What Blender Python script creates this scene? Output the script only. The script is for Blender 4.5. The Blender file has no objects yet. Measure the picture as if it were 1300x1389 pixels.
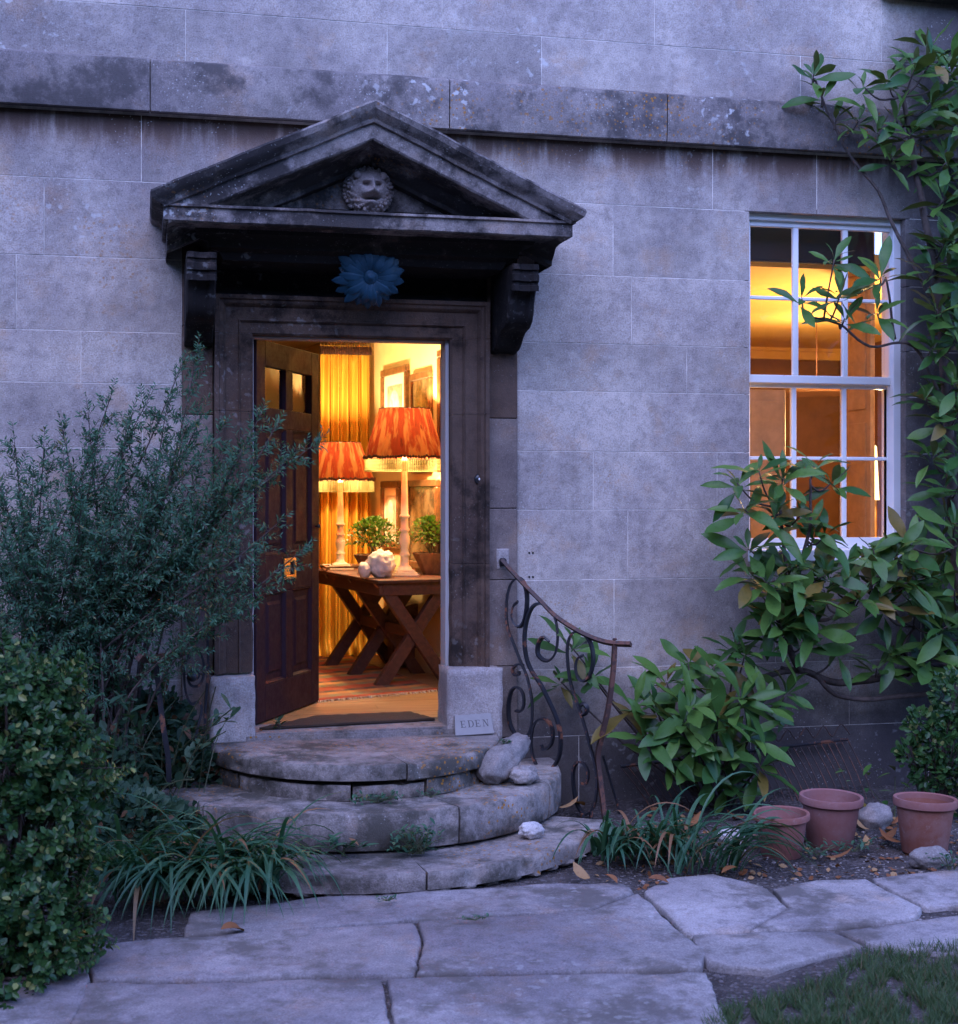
import bpy, bmesh, math, random
from mathutils import Vector, Matrix, noise, Quaternion
from math import sin, cos, pi, radians, sqrt, atan2

# ------------------------------------------------------------------ camera, sky, light, exposure
SC = bpy.context.scene
COL = SC.collection
FPX, YH, CAMZ = 1950.0, 672.0, 1.69          # focal length in photo pixels, horizon row, eye height
TH = math.atan(FPX / 8333.0)                 # yaw to the right of the wall's normal
CD = 7.456                                   # distance from the wall
cam_d = bpy.data.cameras.new('camera')
cam = bpy.data.objects.new('camera', cam_d); COL.objects.link(cam)
cam.location = (0, -CD, CAMZ); cam.rotation_euler = (pi / 2, 0, -TH)
cam_d.sensor_width = 36; cam_d.lens = FPX / 1389 * 36
cam_d.shift_y = (YH - 694.5) / 1389
cam_d.clip_start = 0.05; cam_d.clip_end = 500
SC.camera = cam
cam_d.dof.use_dof = True; cam_d.dof.focus_distance = 7.15; cam_d.dof.aperture_fstop = 4.0

SUN_EL, SUN_ROT = radians(52), radians(200)
W = bpy.data.worlds.new('World'); SC.world = W; W.use_nodes = True
wt = W.node_tree; wt.nodes.clear()
sky = wt.nodes.new('ShaderNodeTexSky'); sky.sky_type = 'NISHITA'; sky.sun_disc = False
sky.sun_elevation = SUN_EL; sky.sun_rotation = SUN_ROT
sky.ozone_density = 6.0; sky.air_density = 1.0; sky.dust_density = 0.3
tint = wt.nodes.new('ShaderNodeMix'); tint.data_type = 'RGBA'; tint.blend_type = 'MULTIPLY'
tint.inputs[0].default_value = 1.0; tint.inputs[7].default_value = (0.90, 0.92, 1.36, 1)
bg = wt.nodes.new('ShaderNodeBackground'); bg.inputs['Strength'].default_value = 0.13
wo = wt.nodes.new('ShaderNodeOutputWorld')
wt.links.new(sky.outputs[0], tint.inputs[6]); wt.links.new(tint.outputs[2], bg.inputs[0]); wt.links.new(bg.outputs[0], wo.inputs[0])
sun_d = bpy.data.lights.new('sun', 'SUN'); sun_d.energy = 0.5; sun_d.angle = radians(70); sun_d.color = (0.86, 0.78, 1.0)
sun = bpy.data.objects.new('sun', sun_d); COL.objects.link(sun); sun.location = (-3, -10, 12)
sdir = Vector((sin(SUN_ROT) * cos(SUN_EL), cos(SUN_ROT) * cos(SUN_EL), sin(SUN_EL)))
sun.rotation_euler = sdir.to_track_quat('Z', 'Y').to_euler()
SC.view_settings.view_transform = 'Standard'; SC.view_settings.look = 'None'
SC.view_settings.exposure = 2.02; SC.view_settings.gamma = 1.0; SC.view_settings.use_curve_mapping = False
SC.cycles.use_denoising = True
SC.cycles.sample_clamp_indirect = 6.0
SC.cycles.max_bounces = 7; SC.cycles.transparent_max_bounces = 12
LAMP_E, WARM = 28.5, (1.0, 0.72, 0.38)

# ------------------------------------------------------------------ photo pixel -> place
FW = Vector((sin(TH), cos(TH), 0)); RT = Vector((cos(TH), -sin(TH), 0)); CP = Vector((0, -CD, CAMZ))
def ray(px, py): return FW + RT * ((px - 650) / FPX) + Vector((0, 0, (YH - py) / FPX))
def PY(px, py, Y): d = ray(px, py); return CP + d * ((Y + CD) / d.y)
def PZ(px, py, Z): d = ray(px, py); return CP + d * ((Z - CAMZ) / d.z)
def PX(px, py, X): d = ray(px, py); return CP + d * (X / d.x)
def XP(px, Y=0.0): return PY(px, YH, Y).x
def ZP(px, py, Y=0.0): return PY(px, py, Y).z
R = random.Random(7)
def rr(a, b): return R.uniform(a, b)
def lerp(a, b, t): return a + (b - a) * t
def V(*a): return Vector(a)

# ------------------------------------------------------------------ objects
WLOC = {}
def put(o, parent=None, label=None, cat=None, group=None, kind=None, local=False):
    COL.objects.link(o)
    if parent is not None:
        o.parent = parent
        if not local and parent.name in WLOC: o.matrix_parent_inverse = Matrix.Translation(-WLOC[parent.name])
    if label: o['label'] = label
    if cat: o['category'] = cat
    if group: o['group'] = group
    if kind: o['kind'] = kind
    return o
def thing(name, loc, label, cat, group=None):
    o = bpy.data.objects.new(name, None); o.location = loc; o.empty_display_size = .1
    put(o, None, label, cat, group); WLOC[o.name] = Vector(loc)
    return o
class MB:
    def __init__(s): s.v = []; s.f = []
    def add(s, vs, fs, M=None):
        n = len(s.v)
        s.v += [(M @ Vector(p)) if M else Vector(p) for p in vs]; s.f += [tuple(i + n for i in f) for f in fs]; return s
    def box(s, x0, x1, y0, y1, z0, z1, M=None):
        return s.add([(x, y, z) for x in (x0, x1) for y in (y0, y1) for z in (z0, z1)],
                     [(0, 1, 3, 2), (4, 6, 7, 5), (0, 4, 5, 1), (2, 3, 7, 6), (0, 2, 6, 4), (1, 5, 7, 3)], M)
    def grid(s, rows, closed=False, M=None):
        n = len(rows[0]); fs = []
        for i in range(len(rows) - 1):
            for j in range(n if closed else n - 1):
                k = (j + 1) % n
                fs.append((i * n + j, i * n + k, (i + 1) * n + k, (i + 1) * n + j))
        return s.add([p for r in rows for p in r], fs, M)
    def prism(s, poly, y0, y1, M=None):                      # polygon in xz, extruded along y
        n = len(poly)
        return s.add([(p[0], y0, p[1]) for p in poly] + [(p[0], y1, p[1]) for p in poly],
                     [tuple(range(n))[::-1], tuple(range(n, 2 * n))] + [(i, (i + 1) % n, n + (i + 1) % n, n + i) for i in range(n)], M)
    def tube(s, pts, rad, seg=6, sec=None, cap=True, M=None):
        pts = [Vector(p) for p in pts]; rows = []; up = None
        for i, p in enumerate(pts):
            t = (pts[min(i + 1, len(pts) - 1)] - pts[max(i - 1, 0)])
            t = t.normalized() if t.length > 1e-9 else Vector((0, 0, 1))
            if up is None: up = t.orthogonal().normalized() if sec is None else (Vector((0, -1, 0)) - t * t.dot(Vector((0, -1, 0)))).normalized()
            up = (up - t * up.dot(t)).normalized(); sd = t.cross(up)
            r = rad[i] if isinstance(rad, (list, tuple)) else rad
            if sec: rows.append([p + up * (a * r) + sd * (b * r) for a, b in sec])
            else: rows.append([p + (up * cos(2 * pi * k / seg) + sd * sin(2 * pi * k / seg)) * r for k in range(seg)])
        n0 = len(s.v); s.grid(rows, True, M); m = len(rows[0])
        if cap:
            s.f.append(tuple(n0 + k for k in range(m))[::-1]); s.f.append(tuple(n0 + (len(rows) - 1) * m + k for k in range(m)))
        return s
    def lathe(s, prof, c=(0, 0, 0), seg=32, M=None, mod=None):
        rows = []
        for r, z in prof:
            rows.append([(c[0] + (mod(k / seg, z, r) if mod else r) * cos(2 * pi * k / seg), c[1] + (mod(k / seg, z, r) if mod else r) * sin(2 * pi * k / seg), c[2] + z) for k in range(seg)])
        return s.grid(rows, True, M)
    def blob(s, c, rad, sub=2, amp=.15, freq=3, seed=0, sc=(1, 1, 1), M=None):
        bm = bmesh.new(); bmesh.ops.create_icosphere(bm, subdivisions=sub, radius=1)
        vs = []
        for v in bm.verts:
            d = 1 + amp * noise.noise(v.co * freq + Vector((seed * 7.3, seed * 3.1, seed))) + amp * .4 * noise.noise(v.co * freq * 2.7 + Vector((seed, 5, 2))) + (amp * .45 * abs(noise.noise(v.co * freq * 1.3 + Vector((9, seed, 2)))) + amp * .10 * noise.noise(v.co * freq * 7) if sub >= 4 else 0)
            vs.append(Vector(c) + Vector((v.co.x * sc[0], v.co.y * sc[1], v.co.z * sc[2])) * (rad * d))
        fs = [tuple(v.index for v in f.verts) for f in bm.faces]; bm.free()
        return s.add(vs, fs, M)
    def mesh(s, name, mats, smooth=False, bevel=0, seg=1, recalc=True):
        me = bpy.data.meshes.new(name); me.from_pydata([tuple(p) for p in s.v], [], s.f)
        bm = bmesh.new(); bm.from_mesh(me)
        bmesh.ops.recalc_face_normals(bm, faces=bm.faces[:]) if recalc and len(bm.faces) < 20000 else None
        if bevel: bmesh.ops.bevel(bm, geom=bm.edges[:], offset=bevel, segments=seg, affect='EDGES', clamp_overlap=True)
        bm.to_mesh(me); bm.free()
        for m in (mats if isinstance(mats, (list, tuple)) else [mats]): me.materials.append(m)
        if smooth: me.shade_smooth()
        return me
    def build(s, name, mat, parent=None, smooth=False, bevel=0, seg=1, angle=None, **k):
        me = s.mesh(name, mat, smooth, bevel, seg)
        if angle: me.shade_smooth(); me.set_sharp_from_angle(angle=radians(angle))
        return put(bpy.data.objects.new(name, me), parent, **k)
def smooth_path(pts, n=6):
    pts = [Vector(p) for p in pts]; out = []
    for i in range(len(pts) - 1):
        a, b, c, d = pts[max(i - 1, 0)], pts[i], pts[i + 1], pts[min(i + 2, len(pts) - 1)]
        for k in range(n):
            t = k / n
            out.append(.5 * ((2 * b) + (c - a) * t + (2 * a - 5 * b + 4 * c - d) * t * t + (3 * b - a - 3 * c + d) * t ** 3))
    return out + [pts[-1]]

# ------------------------------------------------------------------ materials
class NT:
    def __init__(s, name):
        s.m = bpy.data.materials.new(name); s.m.use_nodes = True; s.t = s.m.node_tree; s.t.nodes.clear()
        s.out = s.t.nodes.new('ShaderNodeOutputMaterial')
        s.pos = s.n('ShaderNodeNewGeometry').outputs['Position']
    def n(s, typ, ins=None, **at):
        nd = s.t.nodes.new(typ)
        for k, v in at.items(): setattr(nd, k, v)
        for k, v in (ins or {}).items(): s.set(nd.inputs[k], v)
        return nd
    def set(s, sock, v):
        if isinstance(v, bpy.types.NodeSocket): s.t.links.new(v, sock)
        elif isinstance(v, (tuple, list)) and len(v) == 3 and sock.type == 'RGBA': sock.default_value = (*v, 1)
        else: sock.default_value = v
    def noise(s, scale, detail=4, rough=.6, vec=None, dist=0):
        return s.n('ShaderNodeTexNoise', {'Vector': vec or s.pos, 'Scale': scale, 'Detail': detail, 'Roughness': rough, 'Distortion': dist}).outputs['Fac']
    def vor(s, scale, vec=None, out='Distance', feature='F1'):
        return s.n('ShaderNodeTexVoronoi', {'Vector': vec or s.pos, 'Scale': scale}, feature=feature).outputs[out]
    def map(s, scale, loc=(0, 0, 0), vec=None):
        return s.n('ShaderNodeMapping', {'Vector': vec or s.pos, 'Scale': scale, 'Location': loc}).outputs[0]
    def rng(s, v, a, b, c=0., d=1., smooth=True):
        return s.n('ShaderNodeMapRange', {'Value': v, 'From Min': a, 'From Max': b, 'To Min': c, 'To Max': d}, interpolation_type='SMOOTHSTEP' if smooth else 'LINEAR').outputs[0]
    def math(s, op, a, b=0.):
        return s.n('ShaderNodeMath', {0: a, 1: b}, operation=op).outputs[0]
    def mix(s, f, a, b, blend='MIX'):
        nd = s.n('ShaderNodeMix', None, data_type='RGBA', blend_type=blend)
        s.set(nd.inputs[0], f); s.set(nd.inputs[6], a); s.set(nd.inputs[7], b); return nd.outputs[2]
    def axis(s, i, vec=None): return s.n('ShaderNodeSeparateXYZ', {0: vec or s.pos}).outputs[i]
    def bump(s, h, strength=.5, dist=.01, normal=None):
        nd = s.n('ShaderNodeBump', {'Height': h, 'Strength': strength, 'Distance': dist})
        if normal: s.set(nd.inputs['Normal'], normal)
        return nd.outputs[0]
    def bsdf(s, col, rough=.7, normal=None, **k):
        nd = s.n('ShaderNodeBsdfPrincipled', {'Base Color': col, 'Roughness': rough})
        if normal: s.set(nd.inputs['Normal'], normal)
        for a, v in k.items(): s.set(nd.inputs[a.replace('_', ' ')], v)
        s.t.links.new(nd.outputs[0], s.out.inputs[0]); return nd
    def rand(s): return s.n('ShaderNodeObjectInfo').outputs['Random']
    def island(s): return s.n('ShaderNodeNewGeometry').outputs['Random Per Island']
    def obj(s): return s.n('ShaderNodeTexCoord').outputs['Object']

def stone(name, base=(.40, .345, .285), lich=1., orange=.4, soot=.2, wall=False, sootcol=(.035, .03, .028), rough=.9, var=.22, bump=1.):
    n = NT(name)
    a = n.noise(1.7, 6, .65); b = n.noise(16, 6, .7); c = n.noise(140, 3, .6)
    col = n.mix(n.rng(a, .3, .7), tuple(x * .80 for x in base), tuple(min(1, x * 1.12) for x in base))
    col = n.mix(n.rng(b, .40, .72), col, tuple(x * .66 for x in base)); col = n.mix(n.math('MULTIPLY', n.rng(n.noise(3.2, 6, .7, n.map((1, 1, 1), (4, 9, 1))), .52, .68), .55), col, (base[0] * 1.05, base[1] * .82, base[2] * .62))
    col = n.mix(n.math('MULTIPLY', n.rng(c, .5, .72), .5), col, (.13, .105, .09))
    col = n.mix(n.math('MULTIPLY', n.rng(c, .5, .28), .45), col, tuple(min(.64, x * 1.6) for x in base))
    col = n.mix(1., col, n.n('ShaderNodeCombineColor', {0: n.rng(n.rand(), 0, 1, 1 - var, 1 + var * .3, False), 1: n.rng(n.rand(), 0, 1, 1 - var, 1 + var * .25, False), 2: n.rng(n.rand(), 0, 1, 1 - var * .9, 1 + var * .3, False)}).outputs[0], 'MULTIPLY')
    bl = n.noise(.85, 8, .68, n.map((1, 1, 1), (7.7, 2.2, 5.1))); col = n.mix(1., col, n.n('ShaderNodeCombineColor', {0: n.rng(bl, .34, .66, .62, 1.12), 1: n.rng(bl, .34, .66, .60, 1.10), 2: n.rng(bl, .34, .66, .64, 1.08)}).outputs[0], 'MULTIPLY')
    b2 = n.noise(5.5, 7, .72, n.map((1, 1, 1), (1.7, 8.2, 3.1))); col = n.mix(n.math('MULTIPLY', n.rng(b2, .50, .70), .38), col, tuple(x * .45 for x in base)); col = n.mix(n.math('MULTIPLY', n.rng(b2, .44, .30), .25), col, tuple(min(1, x * 1.35) for x in base))
    # soot crust
    st = n.math('ADD', n.noise(2.1, 7, .7), n.math('MULTIPLY', n.noise(11, 5, .7), .35))
    sm = n.rng(st, .98 - soot * .55, 1.12 - soot * .5)
    if wall:
        z = n.axis(2); x = n.axis(0)
        drip = n.noise(1., 5, .65, n.map((5.5, 1, .55)))
        up = n.math('MULTIPLY', n.rng(z, 3.36, 3.63), n.rng(z, 3.72, 3.70))                     # weathering hanging below the string course
        dm = n.math('MULTIPLY', up, n.rng(n.math('ADD', drip, n.math('MULTIPLY', up, .22)), .50, .70))
        col = n.mix(n.math('MULTIPLY', n.math('MULTIPLY', up, n.rng(drip, .36, .54)), .85), col, (.17, .085, .05))
        col = n.mix(n.math('MULTIPLY', dm, .85), col, (.045, .028, .022))
        low = n.rng(n.math('ADD', z, n.math('MULTIPLY', n.noise(2.6, 5, .7), .8)), 1.30, .66)      # damp, algae near the ground, deepened with painted-in foliage shade
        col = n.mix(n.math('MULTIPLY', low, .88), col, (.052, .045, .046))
        # soot that ran down beside the hood and under the creeper
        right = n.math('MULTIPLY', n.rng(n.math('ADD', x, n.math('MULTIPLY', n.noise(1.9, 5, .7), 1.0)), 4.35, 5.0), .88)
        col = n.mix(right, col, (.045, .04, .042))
    col = n.mix(n.math('MULTIPLY', sm, .9), col, sootcol)
    if lich:
        patch = n.rng(n.noise(1.15, 3, .5, n.map((1, 1, 1), (3.3, 0, 9.1))), .54, .66)
        if wall:
            for q, r_ in ((PY(75, 40, 0), .30), (PY(105, 300, 0), .30), (PY(20, 20, 0), .25), (PY(720, 70, 0), .2)):
                dd = n.n('ShaderNodeVectorMath', {0: dist_vec(n, .35), 1: tuple(q + V(.17, .17, .17))}, operation='DISTANCE').outputs['Value']
                patch = n.math('MAXIMUM', n.math('MULTIPLY', patch, .8), n.rng(dd, r_, r_ * .3))
        spots = n.rng(n.math('ADD', n.vor(15, dist_vec(n, .16)), n.math('MULTIPLY', n.noise(45, 4, .7), .7)), .66, .50)
        col = n.mix(n.math('MULTIPLY', n.math('MULTIPLY', patch, spots), .55 * lich), col, (.60, .60, .575))
        fine = n.math('MULTIPLY', n.rng(n.math('ADD', n.vor(48, dist_vec(n, .07)), n.math('MULTIPLY', n.noise(120, 3), .3)), .36, .26), n.rng(n.noise(2.3, 3), .46, .62))
        col = n.mix(n.math('MULTIPLY', fine, .32 * lich), col, (.60, .60, .57))
    if orange:
        op = n.rng(n.noise(1.5, 4, .6, n.map((1, 1, 1), (11, 4, 2))), .60 - .05 * orange, .74 - .05 * orange)
        of = n.rng(n.math('ADD', n.vor(38, dist_vec(n, .03)), n.math('MULTIPLY', n.noise(60, 3), .3)), .46, .34)
        col = n.mix(n.math('MULTIPLY', n.math('MULTIPLY', op, of), min(1, .55 * orange)), col, (.34, .15, .028))
    h = n.math('ADD', n.math('MULTIPLY', b, .6), n.math('ADD', n.math('MULTIPLY', c, .35), n.math('MULTIPLY', n.rng(n.vor(30), .0, .12), .25)))
    n.bsdf(col, rough, n.bump(h, .55 * bump, .012), **{'Specular_IOR_Level': .2})
    return n.m
def dist_vec(n, amt):
    nz = n.n('ShaderNodeTexNoise', {'Vector': n.pos, 'Scale': 9., 'Detail': 3.}).outputs['Color']
    return n.n('ShaderNodeVectorMath', {0: n.pos, 1: n.n('ShaderNodeVectorMath', {0: nz, 'Scale': amt}, operation='SCALE').outputs[0]}, operation='ADD').outputs[0]

MS = {}
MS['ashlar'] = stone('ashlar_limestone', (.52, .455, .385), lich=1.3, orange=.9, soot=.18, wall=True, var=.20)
MS['band'] = stone('string_course_stone', (.38, .335, .295), 1.2, 1.6, .66, sootcol=(.07, .062, .06))
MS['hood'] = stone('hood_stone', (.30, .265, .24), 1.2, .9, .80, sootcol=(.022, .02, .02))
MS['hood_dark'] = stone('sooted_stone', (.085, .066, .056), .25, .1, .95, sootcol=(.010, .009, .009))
MS['tymp'] = stone('tympanum_stone', (.27, .24, .22), .9, 1.2, .66)
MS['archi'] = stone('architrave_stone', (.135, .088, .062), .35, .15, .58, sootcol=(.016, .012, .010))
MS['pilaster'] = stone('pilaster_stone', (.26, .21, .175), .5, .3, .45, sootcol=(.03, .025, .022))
MS['plinth'] = stone('plinth_stone', (.47, .42, .375), .6, .3, .12, bump=1.3)
MS['step'] = stone('step_stone', (.32, .285, .255), .9, 2.4, .66, sootcol=(.062, .057, .046), bump=1.6, var=.15)
MS['flag'] = stone('flagstone', (.37, .34, .325), .35, .2, .60, sootcol=(.115, .10, .09), bump=1.3)
MS['rock'] = stone('loose_limestone', (.28, .255, .235), .8, .2, .2, bump=1.6)
MS['paleRock'] = stone('pale_limestone', (.52, .50, .47), .5, .1, .05, bump=1.2)
MS['lion'] = stone('carved_stone', (.36, .31, .285), .3, .1, .30)
def plain(name, col, rough=.6, nscale=0, amt=.3, bumpS=0, bscale=200, **k):
    n = NT(name); c = col
    if nscale: c = n.mix(n.rng(n.noise(nscale, 5, .65), .3, .7), tuple(x * (1 - amt) for x in col), tuple(min(1, x * (1 + amt)) for x in col))
    n.bsdf(c, rough, n.bump(n.noise(bscale, 4), bumpS, .004) if bumpS else None, **k); return n.m
MS['mortar'] = plain('pale_mortar', (.62, .56, .49), .95, 9, .38, .4)
def paint_mat(name, col, chip, rough=.4, amt=.12, spec=.5):
    n = NT(name); nz = n.math('ADD', n.noise(9, 5, .7), n.math('MULTIPLY', n.noise(45, 4, .7), .5))
    c = n.mix(n.rng(nz, .98 - amt, 1.04 - amt), col, chip)
    n.bsdf(c, n.rng(nz, .6, 1., rough, .8), n.bump(n.noise(60, 4), .18, .004), **{'Specular_IOR_Level': spec}); return n.m
MS['white'] = paint_mat('white_gloss_paint', (.80, .79, .77), (.45, .42, .38), .38, .06)
MS['door'] = paint_mat('aubergine_door_paint', (.026, .010, .015), (.040, .022, .025), .55, .0, .18)
MS['iron'] = paint_mat('rusting_black_iron', (.012, .012, .016), (.17, .062, .030), .42, .16)
MS['ironrust'] = paint_mat('rusty_iron_rail', (.055, .028, .022), (.13, .055, .034), .6, .22)
MS['brass'] = plain('brass', (.75, .50, .17), .32, 40, .2, Metallic=1.)
MS['blue'] = paint_mat('verdigris_blue_paint', (.007, .055, .095), (.14, .15, .17), .5, .07)
MS['black'] = plain('black_bakelite', (.02, .02, .022), .25)
MS['terra'] = None
n = NT('weathered_terracotta'); nz = n.noise(7, 6, .7)
c = n.mix(n.rng(nz, .4, .75), (.23, .075, .045), (.28, .145, .125)); c = n.mix(n.math('MULTIPLY', n.rng(n.noise(22, 5, .7), .58, .75), .5), c, (.36, .30, .28))
c = n.mix(n.math('MULTIPLY', n.rng(n.rand(), 0, 1), .45), c, (.24, .12, .13))
n.bsdf(c, .85, n.bump(n.noise(90, 4), .3, .004)); MS['terra'] = n.m
n = NT('bed_soil'); g = n.vor(75, None, 'Color'); nz = n.noise(5, 6, .7)
c = n.mix(n.rng(nz, .35, .7), (.035, .026, .022), (.10, .08, .072)); gv = n.axis(0, g)
c = n.mix(n.rng(gv, .72, .95), c, (.15, .125, .12)); 
n.bsdf(c, .95, n.bump(n.math('ADD', n.vor(75), n.noise(25, 6)), .9, .02)); MS['soil'] = n.m
n = NT('lawn_ground'); c = n.mix(n.noise(3, 6), (.03, .045, .018), (.06, .07, .03)); n.bsdf(c, .95); MS['lawn'] = n.m
def leafmat(name, a, b, brown=(.10, .07, .025), pb=.08, rough=.38, trans=.22, under=None):
    n = NT(name); r = n.math('FRACT', n.math('ADD', n.island(), n.rand()))
    c = n.mix(r, a, b); c = n.mix(n.rng(r, 1 - pb, 1 - pb + .01), c, brown)
    c = n.mix(n.math('MULTIPLY', n.rng(n.noise(60, 3), .5, .7), .3), c, tuple(x * .6 for x in a))
    if under: c = n.mix(n.n('ShaderNodeNewGeometry').outputs['Backfacing'], c, under)
    p = n.n('ShaderNodeBsdfPrincipled', {'Base Color': c, 'Roughness': rough, 'Specular IOR Level': .3})
    t = n.n('ShaderNodeBsdfTranslucent', {'Color': n.mix(1., c, (1.3, 1.6, .7), 'MULTIPLY')})
    mx = n.n('ShaderNodeMixShader', {0: trans, 1: p.outputs[0], 2: t.outputs[0]})
    n.t.links.new(mx.outputs[0], n.out.inputs[0]); return n.m
MS['magnolia'] = leafmat('evergreen_leaf', (.026, .088, .020), (.095, .185, .034), (.15, .11, .025), .05, .36, .15, under=(.085, .10, .030))
MS['feather'] = leafmat('fine_bluegreen_leaf', (.024, .082, .046), (.062, .145, .074), (.14, .13, .05), .03, .5)
MS['boxleaf'] = leafmat('small_box_leaf', (.014, .052, .016), (.062, .135, .036), (.21, .23, .075), .08, .34)
MS['strap'] = leafmat('strap_leaf', (.024, .085, .044), (.068, .150, .075), (.24, .12, .06), .07, .42)
MS['sage'] = leafmat('sage_leaf', (.016, .050, .026), (.050, .095, .050), (.12, .06, .03), .07, .6)
MS['house_leaf'] = leafmat('houseplant_leaf', (.05, .12, .02), (.14, .22, .04), (.18, .16, .04), .05, .5)
MS['grass'] = leafmat('lawn_grass', (.035, .075, .025), (.075, .115, .04), (.13, .10, .05), .1, .6)
MS['petal'] = plain('pale_flower', (.75, .62, .55), .6)
MS['dryleaf'] = leafmat('dry_leaf', (.20, .075, .03), (.30, .13, .05), (.34, .20, .09), .3, .7, .1)
MS['bark'] = plain('bark', (.075, .055, .045), .9, 25, .4, .8, 60)
MS['stem'] = plain('green_stem', (.07, .08, .035), .7, 25, .3)
n = NT('window_glass'); fr = n.n('ShaderNodeFresnel', {'IOR': 1.62, 'Normal': n.bump(n.noise(5, 2), .06, .02)}).outputs[0]
gl = n.n('ShaderNodeBsdfGlossy', {'Roughness': .0, 'Color': (1, 1, 1), 'Normal': n.bump(n.noise(5, 2), .10, .02)}); tr = n.n('ShaderNodeBsdfTransparent', {'Color': (.95, .95, .95)})
mx = n.n('ShaderNodeMixShader', {0: n.math('MULTIPLY', fr, 1.15), 1: tr.outputs[0], 2: gl.outputs[0]}); n.t.links.new(mx.outputs[0], n.out.inputs[0]); MS['glass'] = n.m
def wood(name, a, b, rough=.4, sc=(3, 40, 40)):
    n = NT(name); v = n.noise(1., 5, .6, n.map(sc), .6)
    c = n.mix(n.rng(v, .3, .7), a, b); c = n.mix(n.math('MULTIPLY', n.rand(), .25), c, tuple(x * .5 for x in a))
    n.bsdf(c, rough, n.bump(v, .15, .003)); return n.m
MS['boards'] = wood('oak_floorboards', (.26, .13, .05), (.42, .24, .10), .38)
MS['table'] = wood('dark_oak_table', (.065, .022, .012), (.12, .042, .020), .55, (30, 4, 30))
MS['frame'] = wood('picture_frame_wood', (.10, .045, .018), (.22, .11, .04), .35, (20, 20, 20))
MS['bowl'] = wood('rough_wood_bowl', (.15, .07, .03), (.27, .14, .06), .6, (30, 10, 20))
MS['cream'] = plain('yellow_hall_plaster', (.76, .58, .27), .8, 3, .06)
MS['ceiling'] = plain('cream_ceiling', (.76, .66, .48), .85)
MS['panel'] = plain('dark_panelling', (.045, .022, .015), .5, 4, .3)
MS['roomwall'] = plain('brown_room_plaster', (.17, .075, .036), .8, 3, .2)
MS['roomceil'] = plain('ochre_ceiling', (.72, .47, .16), .85, 3, .05)
MS['ochre'] = plain('ochre_woodwork', (.42, .25, .12), .5, 10, .15)
MS['blind'] = plain('plum_blind_cloth', (.020, .010, .014), .8)
MS['lampwood'] = plain('ivory_turned_wood', (.76, .68, .53), .4, 20, .06)
MS['plaster'] = plain('white_plaster', (.80, .72, .58), .8, 30, .15, .5, 50)
MS['mount'] = plain('cream_mount', (.78, .70, .52), .8)
n = NT('faded_print'); c = n.mix(n.rng(n.noise(14, 4), .35, .65), (.30, .24, .16), (.52, .43, .28)); n.bsdf(c, .35); MS['print'] = n.m
MS['oval'] = plain('pale_oval', (.66, .58, .42), .4, 25, .3)
n = NT('dark_print'); c = n.mix(n.rng(n.noise(9, 4), .4, .65), (.10, .07, .035), (.24, .17, .08)); n.bsdf(c, .12); MS['dprint'] = n.m
n = NT('doormat_coir'); c = n.mix(n.noise(300, 2), (.035, .02, .012), (.08, .045, .025)); n.bsdf(c, .95, n.bump(n.noise(300, 2), 1., .01)); MS['mat'] = n.m
n = NT('silk_curtain'); v = n.noise(1., 4, .5, n.map((55, 55, 1.2))); c = n.mix(n.rng(v, .3, .7), (.66, .34, .035), (.82, .50, .07))
p = n.n('ShaderNodeBsdfPrincipled', {'Base Color': c, 'Roughness': .42}); t = n.n('ShaderNodeBsdfTranslucent', {'Color': c}); mx = n.n('ShaderNodeMixShader', {0: .25, 1: p.outputs[0], 2: t.outputs[0]}); n.t.links.new(mx.outputs[0], n.out.inputs[0]); MS['curtain'] = n.m
n = NT('ikat_lampshade'); o = n.obj(); ang = n.math('ARCTAN2', n.axis(1, o), n.axis(0, o))
cv = n.n('ShaderNodeCombineXYZ', {0: n.math('MULTIPLY', ang, 3.2), 1: n.math('MULTIPLY', n.axis(2, o), 3.5), 2: n.rand()}).outputs[0]
w1 = n.noise(1.6, 3, .55, cv, .5); cv2 = n.n('ShaderNodeCombineXYZ', {0: n.math('MULTIPLY', ang, 9.), 1: n.math('MULTIPLY', n.axis(2, o), 5.), 2: 3.}).outputs[0]; w2 = n.noise(1.3, 4, .6, cv2)
c = n.mix(n.rng(w1, .46, .60), (.33, .055, .022), (.52, .19, .06)); c = n.mix(n.math('MULTIPLY', n.rng(w2, .62, .70), .7), c, (.72, .38, .16)); c = n.mix(n.math('MULTIPLY', n.rng(w2, .36, .30), .85), c, (.16, .03, .015))
p = n.n('ShaderNodeBsdfDiffuse', {'Color': c}); t = n.n('ShaderNodeBsdfTranslucent', {'Color': c}); mx = n.n('ShaderNodeMixShader', {0: .024, 1: p.outputs[0], 2: t.outputs[0]}); n.t.links.new(mx.outputs[0], n.out.inputs[0]); MS['shade'] = n.m
n = NT('glass_beads'); p = n.n('ShaderNodeBsdfDiffuse', {'Color': (.42, .44, .20)}); t = n.n('ShaderNodeBsdfTranslucent', {'Color': (.5, .52, .26)}); mx = n.n('ShaderNodeMixShader', {0: .25, 1: p.outputs[0], 2: t.outputs[0]}); n.t.links.new(mx.outputs[0], n.out.inputs[0]); MS['beads'] = n.m
MS['trim'] = plain('dark_tassel_trim', (.09, .03, .02), .8, 60, .4)
n = NT('kilim_rug'); o = n.n('ShaderNodeUVMap').outputs[0]; s = n.axis(1, o); w = n.noise(6, 3, .6, o)
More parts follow.
